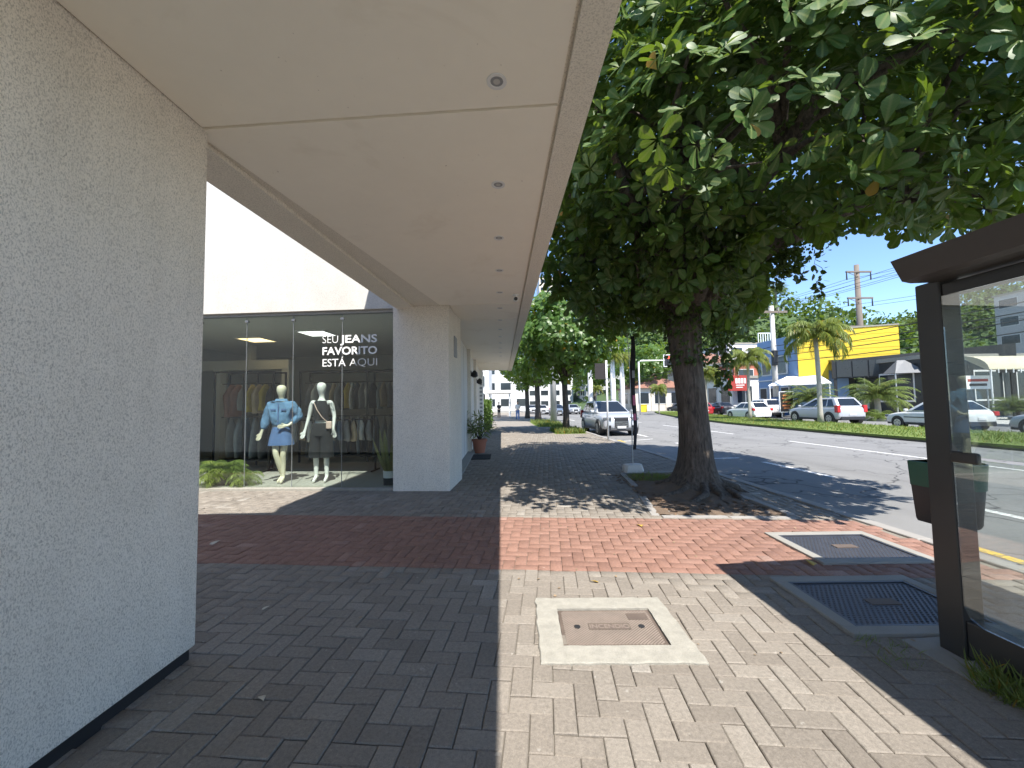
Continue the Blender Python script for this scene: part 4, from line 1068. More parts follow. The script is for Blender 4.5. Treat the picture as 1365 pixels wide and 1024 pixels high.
# ================================================================== BUS SHELTER AND BIN
bs = thing('bus_shelter', 'dark metal bus shelter with glass back panel and brown roof edge', 'bus shelter', (2.5, 2.17, 0))
OB = (2.5, 2.17, 0)
def bp(name, mat, mb, parent=None, **kw): return mb.build(name, mat, parent or bs, off=OB, **kw)
bp('post', 'shelter_metal', MB().box(2.45, 2.57, 2.10, 2.23, -.02, 2.06), bevel=.008)
bp('post', 'shelter_metal', MB().box(2.45, 2.57, -1.6, -1.47, -.02, 2.06), bevel=.008)
bp('bottom_rail', 'shelter_metal', MB().box(2.462, 2.54, -1.47, 2.10, .03, .21), bevel=.006)
bp('top_rail', 'shelter_metal', MB().box(2.462, 2.54, -1.47, 2.10, 1.965, 2.035), bevel=.006)
for a, b, z0, z1 in ((-1.46, 2.095, 1.09, 1.965), (-1.46, 2.095, .213, 1.075)):
    c = .08; yy = [(b-c, z0), (a+c, z0), (a, z0+c), (a, z1), (b, z1), (b, z0+c*.9), (b-c*.3, z0+c*.3)]
    n = len(yy); vs_ = [(2.452, y, z) for y, z in yy]+[(2.460, y, z) for y, z in yy]
    bp('glass_panel', 'shelter_glass', MB().add(vs_, [tuple(range(n)), tuple(range(2*n-1, n-1, -1))]+[(i, n+i, n+(i+1) % n, (i+1) % n) for i in range(n)]))
for z in (1.08,):
    bp('glass_clip', 'shelter_metal', MB().box(2.445, 2.475, 1.98, 2.11, z-.03, z+.03), bevel=.012)
prof = [(2.20, 2.17), (2.26, 2.055), (2.31, 2.045), (4.0, 2.10), (4.05, 2.2), (3.1, 2.26)]
rf = bp('roof', 'shelter_brown', MB().loft([[(x, y, z) for x, z in prof] for y in (-2.2, 2.12)][::-1]))
bp('roof_lining', 'shelter_pale', MB().prism([(2.58, -2.1), (3.95, -2.1), (3.95, 2.05), (2.58, 2.05)], 2.030, 2.040), rf)
bp('roof_beam', 'shelter_metal', MB().box(2.57, 3.9, 1.2, 1.28, 1.99, 2.028))
bp('bench_seat', 'shelter_metal', MB().box(2.78, 3.16, -1.3, 1.95, .43, .47), bevel=.01)
bp('bench_leg', 'shelter_metal', MB().box(2.9, 3.02, 1.6, 1.68, 0, .43)); bp('bench_leg', 'shelter_metal', MB().box(2.9, 3.02, -1.0, -.92, 0, .43))
struct(MB().prism([(2.36, -1.8), (2.66, -1.8), (2.66, 2.32), (2.30, 2.30)], -.03, .004).build('shelter_footing', 'concrete', None))
t = thing('litter_bin', 'dark grey litter bin with green rim hung on a pole behind the shelter post', 'litter bin', (3.02, 2.62, 0))
MB().tube([(0.1, .14, 0), (.1, .14, .9)], .03, 10).build('pole', 'shelter_metal', t)
def half(r, z): return [(-r*.72, .10, z)] + [(-r*.72*math.cos(math.pi*j/12), -r*.8*math.sin(math.pi*j/12), z) for j in range(13)] + [(r*.72, .10, z)]
MB().loft([half(.17, .55), half(.185, .57), half(.215, .80)]).build('body', 'bin_grey', t, smooth=True, auto=40)
MB().loft([half(.222, .80), half(.238, .965), half(.225, .968), half(.20, .83)]).build('rim', 'bin_green', t, smooth=True, auto=40)

# ================================================================== MEDIAN, FAR SIDE
med = [(14.6, -10), (14.6, 8), (14.75, 18), (15.2, 26), (17.2, 38), (20.6, 51), (23.6, 60), (26.2, 60), (24.6, 51), (22.6, 42), (20.6, 33), (19.75, 26), (19.6, -10)]
struct(MB().prism(med, -.16, .0).build('median', 'concrete_kerb', bevel=.03))
def shrink(poly, k):
    c = Vector((sum(p[0] for p in poly)/len(poly), sum(p[1] for p in poly)/len(poly)))
    out = []
    n = len(poly)
    for i in range(n):
        a, b, c_ = Vector(poly[i-1]), Vector(poly[i]), Vector(poly[(i+1) % n])
        n1 = Vector((-(b-a).y, (b-a).x)).normalized(); n2 = Vector((-(c_-b).y, (c_-b).x)).normalized(); m = (n1+n2).normalized()
        out.append(tuple(b+m*k))
    return out
mi = shrink(med[::-1], -.14) if sum(med[i][0]*med[(i+1) % len(med)][1]-med[(i+1) % len(med)][0]*med[i][1] for i in range(len(med))) < 0 else shrink(med, .14)
struct(MB().prism(mi, -.05, .03).build('median_lawn', 'lawn'))
# blades of grass over the lawn
def inside(x, y, poly):
    c = False; n = len(poly)
    for i in range(n):
        x1, y1 = poly[i]; x2, y2 = poly[(i+1) % n]
        if (y1 > y) != (y2 > y) and x < (x2-x1)*(y-y1)/(y2-y1)+x1: c = not c
    return c
pts = []
while len(pts) < 16000:
    x, y = rng.uniform(14.5, 24), rng.uniform(8, 52)
    if inside(x, y, mi): pts.append((x, y, .03))
n = len(pts); D = np.stack([rng.normal(0, .5, n), rng.normal(0, .5, n), np.ones(n)], 1)
V, Fc, A = leaves(np.array(pts), D, rng.normal(0, 1, (n, 3)), rng.uniform(.06, .15, n), leaf_template([(0, .12), (1, 0)], .3, .3))
tag(fast_mesh('grass', V, Fc, 'leaf_grass', None, A), 'short sunlit grass on the road median', 'grass', kind='stuff')
struct(MB().prism([(27, -10), (60, -10), (60, 60), (33, 60), (26.2, 40), (25.6, 30)], -.17, .0).build('far_sidewalk', 'far_pavement'))

# --- palms
def palm_proto(h, nf, L, nl, ll, droop, mat, tr, rt, el0, el1, hang_, name, label, cat, grp):
    t = thing(name, label, cat, (0, 0, 0), 0, grp)
    pts = [(.05*math.sin(i*.5)*i/8, 0, -.05+(h+.05)*i/8) for i in range(9)]
    MB().tube(pts, [rt*1.35]+[rt*(1.0-.03*i) for i in range(8)], 12, wob=.05).build('trunk', tr, t, smooth=True)
    cr = bpy.data.objects.new('crown', None)
    bpy.data.objects.remove(cr)
    frond_mesh(nf, L, nl, ll, droop, mat, 'crown', t, el0, el1, 1, hang_, h)
    return t
pp = palm_proto(5.3, 26, 2.3, 70, .6, 1.2, 'leaf_palm', 'palm_bark', .14, .0, 1.45, .5, 'palm_tree', 'x', 'palm', 'palms on the median')
palm_spots = [(19.3, 23.4, .98, 'feathery yellow-green palm on the median beside the silver car'), (19.2, 30.0, .86, 'feathery yellow-green palm on the median in front of the white hatchback'),
              (18.2, 34.5, .72, 'feathery yellow-green palm on the median before the red billboard'), (20.6, 39, .75, 'feathery yellow-green palm on the median beside the red car'),
              (19.4, 48, .55, 'small feathery yellow-green palm at the far tip of the median'), (21.6, 53.5, .62, 'small feathery yellow-green palm past the tip of the median'), (16.0, 66, .7, 'small feathery palm beyond the traffic light near pale trunks')]
for i, (x, y, s_, lb) in enumerate(palm_spots):
    o = pp if i == 0 else copy_tree(pp)
    o.location = (x, y, 0); o.scale = (s_, s_, s_); o.rotation_euler = (0, 0, i*1.7); o['label'] = lb
cy = palm_proto(1.5, 54, 2.2, 50, .42, .8, 'leaf_cycad', 'palm_bark', .2, -.05, 1.35, .12, 'date_palm', 'x', 'palm', 'date palms on the far side')
for i, (x, y, s_, lb) in enumerate([(27.0, 27.6, .98, 'bushy dark green date palm in front of the black porch'), (25.2, 31.6, .9, 'bushy dark green date palm under the white awning')]):
    o = cy if i == 0 else copy_tree(cy)
    o.location = (x, y, 0); o.scale = (s_,)*3; o.rotation_euler = (0, 0, i*2.1); o['label'] = lb
t = thing('shrub', 'low light green shrub at the foot of the date palm', 'shrub', (26.0, 26.6, 0))
frond_mesh(34, 1.0, 20, .3, 1.0, 'leaf_fern', 'foliage', t, .1, 1.3, 1, .1, .1); MB().tube([(0, 0, 0), (0, 0, .3)], .06, 6).build('stem', 'bark', t)
for x, y, h, lb in ((14.6, 64, 9, 'tall pale smooth palm trunk on a white base beyond the crossing'), (17.2, 60, 8.5, 'tall pale smooth palm trunk behind the parked SUV'), (20.5, 66, 9, 'tall pale smooth palm trunk near the traffic light')):
    t = thing('royal_palm', lb, 'palm', (x, y, -.1), 0, 'pale royal palms')
    MB().tube([(0, 0, 0), (0, 0, 1), (0, 0, h*.5), (0, 0, h)], [.55, .38, .42, .3], 12).build('trunk', 'pale_trunk', t, smooth=True)
    c_ = copy_tree([q for q in pp.children if q.name.startswith('crown')][0], t); c_.location = (0, 0, h-5.3)

# --- street trees along the near sidewalk
def street_tree(label, x, y, hz, rad, n, rt, ls=(.16, .30), group='street trees along the sidewalk'):
    t = thing('street_tree', label, 'tree', (x, y, 0), 0, group)
    MB().tube([(0, 0, -.05), (.02, 0, .8), (-.03, 0, hz*.38)], [rt*1.35, rt, rt*.9], 10, wob=.06).build('trunk', 'bark', t, smooth=True)
    bz = hz*.38; C = []; A_ = []
    for k in range(5):
        a = k*1.26+x; e = (rad*.6*math.cos(a), rad*.6*math.sin(a), bz+(hz-bz)*random.uniform(.35, .7))
        MB().tube([(-.03, 0, bz-.1), (e[0]*.4, e[1]*.4, bz+(e[2]-bz)*.6), e], [rt*.75, rt*.5, rt*.2], 8).build('branch', 'bark', t, smooth=True)
    cz = (bz+hz)/2+.2
    while len(C) < n:
        d = rng.normal(0, 1, 3); d /= np.linalg.norm(d)
        lump = 1+.16*math.sin(d[0]*6+x)*math.sin(d[1]*5+y)+.1*math.sin(d[2]*8+x)
        C.append(np.array((0, 0, cz))+d*np.array((rad, rad, (hz-bz)/2))*lump*(1-.4*rng.random()**1.5)); A_.append(d+np.array((0, 0, .7))+rng.normal(0, .3, 3))
    V, Fc, A = rosettes(C, A_, 5, 7, *ls); fast_mesh('crown', V, Fc, 'leaf_street', t, A, smooth=True)
street_tree('sunlit leafy street tree with slender dark trunk near the parked SUV', 3.2, 19.6, 7.0, 2.9, 1500, .15, (.18, .34))
street_tree('dark forked street tree beyond the concrete pole', 3.1, 33.5, 8.0, 3.4, 1100, .24, (.2, .36))
street_tree('dark street tree furthest along the sidewalk behind the forked one', 2.6, 39.5, 8.5, 3.2, 900, .22, (.22, .4))
street_tree('broad green tree across the road near the small house', 27.5, 74, 12, 6, 700, .3, (.4, .7), 'trees across the road')
street_tree('rounded green tree across the road beside the tiled house', 20, 84, 13, 6, 700, .3, (.4, .7), 'trees across the road')
for lb, x0, x1, y0, y1 in (('grass strip around the slender street tree', 2.6, 3.9, 18.4, 21.2), ('long grass strip around the concrete pole', 2.3, 4.0, 24.3, 31.5)):
    n = 2200; P = np.stack([rng.uniform(x0, x1, n), rng.uniform(y0, y1, n), np.full(n, .005)], 1)
    V, Fc, A = leaves(P, np.stack([rng.normal(0, .4, n), rng.normal(0, .4, n), np.ones(n)], 1), rng.normal(0, 1, (n, 3)), rng.uniform(.1, .32, n), leaf_template([(0, .1), (1, 0)], .3, .3))
    tag(fast_mesh('verge_grass', V, Fc, 'leaf_grass', None, A), lb, 'grass', kind='stuff')
    struct(MB().prism(rect(x0-.1, x1+.05, y0-.1, y1+.1), -.02, .006).build('verge', 'lawn'))
t = thing('concrete_pole', 'thick pale concrete utility pole standing in the grass strip', 'pole', (3.7, 27.9, 0))
MB().tube([(0, 0, 0), (0, 0, 9)], [.24, .15], 14).build('shaft', 'pole_concrete', t, smooth=True); MB().box(-.1, .1, -.32, -.2, 3.4, 4.0).build('junction_box', 'galv', t)
t = thing('sign_pole', 'thin white pole with a dark rectangular sign at the kerb', 'sign', (3.95, 14.6, 0))
MB().tube([(0, 0, 0), (0, 0, 3.0)], .035, 10).build('pole', 'white_paint', t, smooth=True)
MB().box(-.42, .02, .035, .055, 2.3, 2.9).build('sign_plate', 'dark_sign', t); MB().box(-.05, .05, -.04, .04, 2.3, 2.34).build('clamp', 'galv', t)

# --- hedge, awning, far buildings on our side
t = thing('hedge', 'clipped green hedge against a dark fence past the canopy end', 'hedge', (-.95, 20, 0))
MB().box(-.4, -.1, -.4, 6, 0, 2.1).build('fence', 'porch_black', t)
n = 2600; P = np.stack([rng.uniform(-.12, .32, n), rng.uniform(1.2, 6, n), rng.uniform(.0, 1.7, n)], 1)
V, Fc, A = leaves(P, rng.normal(0, 1, (n, 3)), rng.normal(0, 1, (n, 3)), rng.uniform(.08, .16, n), OVAL); fast_mesh('foliage', V, Fc, 'leaf_hedge', t, A)
t = thing('bus_stop_awning', 'flat white roofed stop on thin posts far down the sidewalk', 'awning', (.2, 47, 0))
MB().box(-1.9, 1.0, -1.5, 3, 2.75, 3.1).build('roof', 'awning_white', t)
for x, y in ((-1.6, -1.2), (.8, -1.2), (-1.6, 2.6), (.8, 2.6)): MB().tube([(x, y, 0), (x, y, 2.75)], .06, 8).build('post', 'white_paint', t)
def building(name, label, x0, x1, y0, y1, h, wall, floors, wins, face='both', roof='flat', roofm='roof_tile', winm='window_dark', cat='building'):
    t = thing(name, label, cat, ((x0+x1)/2, y0, -.1)); o_ = ((x0+x1)/2, y0, 0)
    MB().box(x0, x1, y0, y1, 0, h).build('wall', wall, t, off=o_)
    fh = h/floors
    for f in range(floors):
        nx = max(1, int((x1-x0)/wins)); ny = max(1, int((y1-y0)/wins))
        for i in range(nx):
            cx = x0+(x1-x0)*(i+.5)/nx; w = .32*(x1-x0)/nx
            wd = MB().box(cx-w-.08, cx+w+.08, y0-.05, y0, fh*f+fh*.28, fh*f+fh*.80).build('window', 'window_frame', t, off=o_)
            MB().box(cx-w, cx+w, y0-.06, y0-.05, fh*f+fh*.31, fh*f+fh*.77).build('pane', winm, wd, off=o_)
        for i in range(ny):
            cy_ = y0+(y1-y0)*(i+.5)/ny; w = .32*(y1-y0)/ny
            wd = MB().box(x0-.05, x0, cy_-w-.08, cy_+w+.08, fh*f+fh*.28, fh*f+fh*.80).build('window', 'window_frame', t, off=o_)
            MB().box(x0-.06, x0-.05, cy_-w, cy_+w, fh*f+fh*.31, fh*f+fh*.77).build('pane', winm, wd, off=o_)
    if roof == 'flat': MB().box(x0-.15, x1+.15, y0-.15, y1+.15, h, h+.3).build('roof', 'concrete_pale', t, off=o_)
    else:
        e = .6; xm = (x0+x1)/2
        MB().add([(x0-e, y0-e, h-.1), (x1+e, y0-e, h-.1), (x1+e, y1+e, h-.1), (x0-e, y1+e, h-.1), (xm, y0+1.2, h+roof), (xm, y1-1.2, h+roof)], [(0, 1, 4), (1, 2, 5, 4), (2, 3, 5), (3, 0, 4, 5), (3, 2, 1, 0)]).build('roof', roofm, t, off=o_)
    return t
building('office_building', 'white modern building at the far end of the sidewalk', -14, -1.6, 52, 70, 9, 'white_paint', 3, 2.5)
building('corner_building', 'broad white building closing the view along the sidewalk', -8, 6.5, 90, 100, 11, 'white_wall', 3, 3)
building('apartment_tower', 'slim pale apartment tower rising behind the street trees', 19, 28, 185, 200, 62, 'cream_wall', 16, 3)
building('tiled_house', 'low house with brown tiled hip roof across the crossing', 24, 33, 70, 80, 4.2, 'cream_wall', 1, 3, roof=2.2)
building('shop_house', 'small red and white shop beside the tiled house', 31.5, 36, 62, 68, 4.0, 'brick_red', 1, 2)
building('hillside_house', 'white hillside house with many windows behind the red billboard', 46, 60, 78, 90, 13, 'white_paint', 4, 3)
building('hillside_house', 'cream hillside house behind the median palms', 36, 45, 74, 84, 9, 'cream_wall', 3, 3, roof=2)
building('hillside_house', 'red brick block between the cream house and blue building', 35, 42, 58, 64, 7.0, 'brick_red', 2, 2.5)
building('white_annex', 'low white annex wall beside the blue building', 27.5, 33, 46, 52, 4.2, 'white_wall', 1, 2.5)
building('apartment_block', 'white apartment block at the end of the avenue', 8, 22, 120, 135, 16, 'white_wall', 5, 3)
building('apartment_block', 'grey apartment block at the end of the avenue', 24, 38, 112, 125, 18, 'grey_wall', 6, 3)
building('grey_tower', 'tall plain grey building beyond the beige awning', 92, 106, 58, 70, 20, 'grey_wall', 6, 4)
t = thing('billboard', 'red billboard with white lettering on two posts', 'billboard', (27.6, 45, 0))
MB().box(-1.2, 1.2, 0, .12, 2.6, 4.4).build('board', 'sign_red', t)
for x in (-.9, .9): MB().tube([(x, .2, 0), (x, .2, 2.7)], .06, 8).build('post', 'galv', t)
for k in range(4): MB().box(-.35+.33*k, -.10+.33*k, -.012, 0, 3.45, 4.05).build('letter_mark', 'sign_white', t)
for k, (w, z) in enumerate(((1.0, 3.2), (.8, 2.95))): MB().box(-.3, -.3+w, -.012, 0, z, z+.1).build('small_print', 'sign_white', t)

# blue and yellow building
bb = thing('blue_yellow_building', 'blue two-storey building with bright yellow side wall', 'building', (27.0, 35, 0)); OBB = (26.5, 35, 0)
def bl(name, mat, mb, parent=None, **kw): return mb.build(name, mat, parent or bb, off=OBB, **kw)
bl('blue_wall', 'blue_wall', MB().prism([(26.5, 35), (26.3, 40.2), (33, 40.2), (33, 35.2), (30, 33.7)], 1.0, 7.4))
bl('blue_base', 'blue_dark', MB().prism([(26.46, 35), (26.26, 40.2), (27, 40.25), (27.5, 35)], -.1, 1.0))
yw = [Vector((26.52, 34.95)), Vector((33.0, 32.0))]; yd = (yw[1]-yw[0]).normalized(); yn = Vector((yd.y, -yd.x))
if yn.y > 0: yn = -yn
def yp(s_, o_): return tuple(yw[0]+yd*s_+yn*o_)
YL = (yw[1]-yw[0]).length
for k in range(9):   # corrugated yellow cladding as boards
    z0 = 4.9+.30*k
    bl('cladding_board', 'yellow_wall', MB().prism([yp(0, 0), yp(YL, 0), yp(YL, .06+.012*(k % 2)), yp(0, .06+.012*(k % 2))], z0, z0+.292))
bl('yellow_wall', 'yellow_wall', MB().prism([yp(0, -.01), yp(YL, -.01), yp(YL, -.3), yp(0, -.3)], 4.0, 7.6))
bl('yellow_pier', 'yellow_wall', MB().prism([yp(0, .001), yp(2.2, .001), yp(2.2, .07), yp(0, .07)], 3.2, 4.895))
bl('coping', 'concrete_pale', MB().prism([yp(-.05, -.35), yp(YL+.05, -.35), yp(YL+.05, .12), yp(-.05, .12)], 7.605, 7.72))
for y0 in (36.2, 38.4):
    for z0, z1 in ((4.0, 5.6),):
        w = bl('window', 'window_frame', MB().box(26.28, 26.42, y0-.12, y0+1.22, z0-.12, z1+.12)); bl('pane', 'window_dark', MB().box(26.262, 26.28, y0, y0+1.1, z0, z1), w)
for y0 in (36.0, 37.7, 39.0):
    w = bl('window', 'window_frame', MB().box(26.26, 26.42, y0-.1, y0+1.0, 1.1, 2.7)); bl('pane', 'dark_sign', MB().box(26.24, 26.26, y0, y0+.9, 1.2, 2.6), w)
bl('ledge', 'awning_white', MB().box(26.2, 26.44, 35.0, 40.2, 3.35, 3.45))
t = thing('water_tank_rail', 'white railing on the roof of the blue building', 'railing', (27, 39.5, 7.4))
for k in range(6): MB().box(-.5+.25*k, -.44+.25*k, 0, .06, 0, .9).build('baluster', 'white_paint', t)
MB().box(-.5, .81, -.02, .08, .9, .98).build('rail', 'white_paint', t)
t = thing('awning', 'white sloping awning on the corner of the blue building', 'awning', (25.8, 34, 2.6))
MB().add([(-1.6, 1.0, .2), (2.3, -1.3, .25), (2.6, .2, 1.0), (.6, 1.6, 1.0), (-1.6, 1.0, .1), (2.3, -1.3, .15), (2.6, .2, .9), (.6, 1.6, .9)], [(0, 1, 2, 3), (7, 6, 5, 4), (0, 4, 5, 1), (1, 5, 6, 2), (2, 6, 7, 3), (3, 7, 4, 0)]).build('fabric', 'awning_white', t)
for x, y in ((-1.5, .95), (2.2, -1.2)): MB().tube([(x, y, -2.6), (x, y, .1)], .04, 8).build('post', 'white_paint', t)
# black porch
po = thing('restaurant_porch', 'black open restaurant porch below the yellow wall', 'porch', (31, 31.5, 0)); OP = (31, 31.5, 0)
def pp_(name, mat, mb): return mb.build(name, mat, po, off=OP)
a0, a1 = Vector((28.6, 33.2)), Vector((37.5, 27.6)); ad = (a1-a0).normalized(); an = Vector((ad.y, -ad.x)); an = an if an.y < 0 else -an
def ap(s_, o_): return tuple(a0+ad*s_+an*o_)
AL = (a1-a0).length
pp_('fascia', 'porch_black', MB().prism([ap(0, 0), ap(AL, 0), ap(AL, .25), ap(0, .25)], [3.2]*4, [4.75, 5.3, 5.3, 4.75]))
for k in range(6): pp_('glass_panel', 'porch_grey', MB().prism([ap(.3+k*1.05, .26), ap(1.25+k*1.05, .26), ap(1.25+k*1.05, .30), ap(.3+k*1.05, .30)], 3.3, 4.65))
pp_('roof', 'porch_black', MB().prism([ap(0, 0), ap(AL, 0), ap(AL, -5), ap(0, -3)], 4.6, 4.8))
pp_('back_wall', 'porch_black', MB().prism([ap(-.2, -1.2), ap(AL, -3), ap(AL, -3.2), ap(-.2, -1.4)], 0, 4.6))
for s_ in (.1, 3.4, 6.8, 10.2): pp_('post', 'porch_black', MB().prism([ap(s_, 0), ap(s_+.2, 0), ap(s_+.2, .2), ap(s_, .2)], 0, 3.2))
pp_('panel', 'grey_wall', MB().prism([ap(1.7, -.6), ap(3.4, -.6), ap(3.4, -.7), ap(1.7, -.7)], .6, 2.7))
for k in range(8): pp_('red_rail', 'sign_red', MB().prism([ap(3.6+.5*k, .05), ap(3.66+.5*k, .05), ap(3.66+.5*k, .12), ap(3.6+.5*k, .12)], 0, 1.1))
for z in (.5, 1.0): pp_('red_rail', 'sign_red', MB().prism([ap(3.5, .13), ap(7.4, .13), ap(7.4, .18), ap(3.5, .18)], z, z+.07))
simple('roof_grey', (.13, .135, .14), .6)
t = thing('canopy_roof', 'small grey gabled shelter roof above the date palm', 'roof', (30.4, 28.9, 3.3))
MB().add([(-.9, -.3, 0), (1.0, -.9, 0), (1.1, .3, 0), (-.8, .8, 0), (-.3, .1, 1.0), (.1, -.1, 1.0)], [(0, 1, 5, 4), (1, 2, 5), (2, 3, 4, 5), (3, 0, 4), (3, 2, 1, 0)]).build('sheet', 'roof_grey', t)
for x, y in ((-.8, -.2), (.9, -.8)): MB().tube([(x, y, -3.3), (x, y, 0)], .05, 8).build('post', 'galv', t)
t = thing('menu_board', 'dark standing board with orange print in front of the blue building', 'sign', (23.9, 32.4, -.0))
MB().box(-.55, .55, 0, .1, .45, 2.1).build('board', 'dark_sign', t)
f = MB()
for a in ((-.6, -.55, .40, 2.15), (.55, .6, .40, 2.15), (-.55, .55, 2.1, 2.15), (-.55, .55, .4, .45)): f.box(a[0], a[1], -.01, .11, a[2], a[3])
f.build('frame', 'white_paint', t)
for z, w in ((1.75, .3), (1.5, .38), (1.2, .33), (.9, .36), (.68, .28)): MB().box(-w, w, -.012, -.0, z, z+.13).build('print', 'print_orange', t)
for x in (-.4, .4): MB().box(x-.04, x+.04, .02, .08, 0, .45).build('leg', 'galv', t)
# beige awning seen through the shelter glass
t = thing('beige_awning', 'long beige striped awning with rounded end beyond the white car', 'awning', (34, 27.5, 0))
rg = []
for x in (-2.6, 3.6): rg.append([(x, -1.5+1.5*math.sin(q*math.pi/12)*0+.0-1.6*math.cos(q*math.pi/12), 3.2+1.0*math.sin(q*math.pi/12)) for q in range(7)]+[(x, 0-1.5, 4.15), (x, -3.0, 3.15)])
MB().loft(rg).build('fabric', 'awning_beige', t, smooth=True, auto=40)
for k in range(12): MB().box(-2.55+.5*k, -2.5+.5*k, -3.14, -3.1, 2.95, 3.2).build('scallop', 'awning_white', t)
for x in (-2.4, 3.4): MB().tube([(x, -3, 0), (x, -3, 3.2)], .05, 8).build('post', 'white_paint', t)
t = thing('shop_sign', 'white shop sign hung under the beige awning', 'sign', (31.7, 25.3, 0))
MB().box(-.9, 1.0, 0, .1, 1.95, 2.85).build('board', 'sign_white', t)
for z, w, m in ((2.45, .7, 'sign_red'), (2.15, .6, 'dark_sign')): MB().box(-w, w, -.012, 0, z, z+.17).build('print', m, t)
for x in (-.7, .8): MB().tube([(x, .15, 0), (x, .15, 2)], .04, 8).build('post', 'galv', t)
building('dark_shopfront', 'dark fronted shop below the beige awning', 31, 44, 28, 36, 4.4, 'porch_grey', 1, 3)
t = thing('conifer_shrub', 'bushy blue-green shrub beside the beige awning', 'shrub', (31.6, 23.3, 0))
frond_mesh(60, 1.3, 30, .3, .5, 'leaf_cycad', 'foliage', t, .2, 1.4, 1, .1, .5); MB().tube([(0, 0, 0), (0, 0, .8)], .1, 6).build('stem', 'bark', t)

# ================================================================== POLES, WIRES, TRAFFIC LIGHT
t = thing('utility_pole', 'tall dark wooden power pole with three crossarms behind the yellow wall', 'utility pole', (37.8, 40, 0))
MB().tube([(0, 0, 0), (0, 0, 15.6)], [.36, .22], 12).build('shaft', 'wood_pole', t, smooth=True)
for z in (14.8, 12.0, 9.0):
    a = MB().box(-1.35, 1.35, -.28, -.12, z-.08, z+.08).build('crossarm', 'wood_pole', t)
    for x in (-1.3, 1.3):
        MB().tube([(x, -.2, z-.08), (x, -.2, z-.85)], [.05, .07], 8).build('insulator', 'trim_black', a)
    MB().tube([(-1.2, -.2, z-.05), (0, -.2, z-.55)], .03, 6).build('brace', 'wood_pole', a)
t = thing('utility_pole', 'pale concrete street pole with top crossarm in front of the blue building', 'utility pole', (25.3, 35.6, 0))
MB().tube([(0, 0, 0), (0, 0, 10.2)], [.26, .17], 12).build('shaft', 'pole_concrete', t, smooth=True)
a = MB().box(-1.5, 1.3, -.25, -.12, 9.5, 9.7).build('crossarm', 'wood_pole', t)
for x in (-1.4, -.9, -.4, .5, 1.0): MB().tube([(x, -.18, 9.7), (x, -.18, 10.0)], [.04, .06], 8).build('insulator', 'pole_concrete', a)
MB().box(-.35, .05, -.5, -.1, 4.6, 6.0).build('transformer', 'trim_black', t, bevel=.05); MB().box(-.25, .25, -.3, .3, .0, 1.7).build('painted_base', 'blue_dark', t)
def wire(label, p, q, sag, r=.018):
    p = Vector(p); q = Vector(q); pts = []
    for i in range(17):
        f = i/16; a = p.lerp(q, f); a.z -= 4*sag*f*(1-f); pts.append(a)
    o = MB().tube([a-p for a in pts], r, 5).build('power_line', 'wire_black', None); o.location = p
    tag(o, label, 'wire', 'overhead wires'); return o
for z, an_ in ((14.0, 'top'), (11.2, 'middle'), (8.2, 'lowest')):
    for x, sd_ in ((-1.3, 'street-side'), (1.3, 'hill-side')):
        wire(f'high voltage wire from the {sd_} end of the {an_} crossarm towards the beige awning', (37.8+x, 39.8, z), (60+x, 5, z+1), .6)
        wire(f'high voltage wire from the {sd_} end of the {an_} crossarm towards the crossing', (37.8+x, 39.8, z), (20+x, 95, z), .9)
for k, x in enumerate((-1.4, -.4, .5, 1.0)): wire(f'thin street wire from the {["outer road-side", "inner road-side", "inner wall-side", "outer wall-side"][k]} insulator of the concrete pole', (25.3+x, 35.4, 10.0), (28+x, 4, 10.3), .5, .014)
for k, z in enumerate((6.4, 5.9, 5.5, 4.9)): wire(f'{["topmost", "second highest", "third highest", "lowest"][k]} thick communication cable crossing in front of the yellow wall', (25.2, 35.3, z), (27.5, 5, z+.5), .5, .03)
for k, z in enumerate((6.4, 5.9)): wire(f'{["upper", "lower"][k]} thick communication cable running along the far side to the crossing', (25.2, 35.8, z), (22, 90, z), .7, .03)
t = thing('traffic_light', 'red traffic light on a white mast arm over the crossing', 'traffic light', (15.6, 44, 0))
MB().tube([(0, 0, 0), (0, 0, 6.0), (.3, 0, 6.15), (3.0, 0, 6.15)], [.09, .08, .07, .06], 10).build('mast', 'white_paint', t, smooth=True)
h = MB().box(2.9, 3.9, -.04, .0, 5.45, 6.75).build('backplate', 'trim_black', t)
f = MB()
for a in ((2.84, 2.92, 5.4, 6.8), (3.88, 3.96, 5.4, 6.8), (2.92, 3.88, 6.72, 6.8), (2.92, 3.88, 5.4, 5.48)): f.box(a[0], a[1], -.05, .01, a[2], a[3])
f.build('border', 'sign_white', h)
simple('red_signal', (.8, .05, .03), .4, emit=((1, .08, .04), 3), bmp=0)
for k in range(3):
    MB().tube([(3.4, -.05, 6.45-.35*k), (3.4, -.12, 6.45-.35*k)], .13, 12).build('signal_lamp', 'red_signal' if k == 0 else 'trim_black', h)
t = thing('yellow_bollard', 'small yellow box standing at the crossing', 'box', (22.5, 62, -.1)); MB().box(-.5, .5, -.3, .3, 0, 1.1).build('case', 'yellow_plastic', t, bevel=.04); MB().box(-.55, .55, -.35, .35, 1.1, 1.2).build('lid', 'yellow_plastic', t)

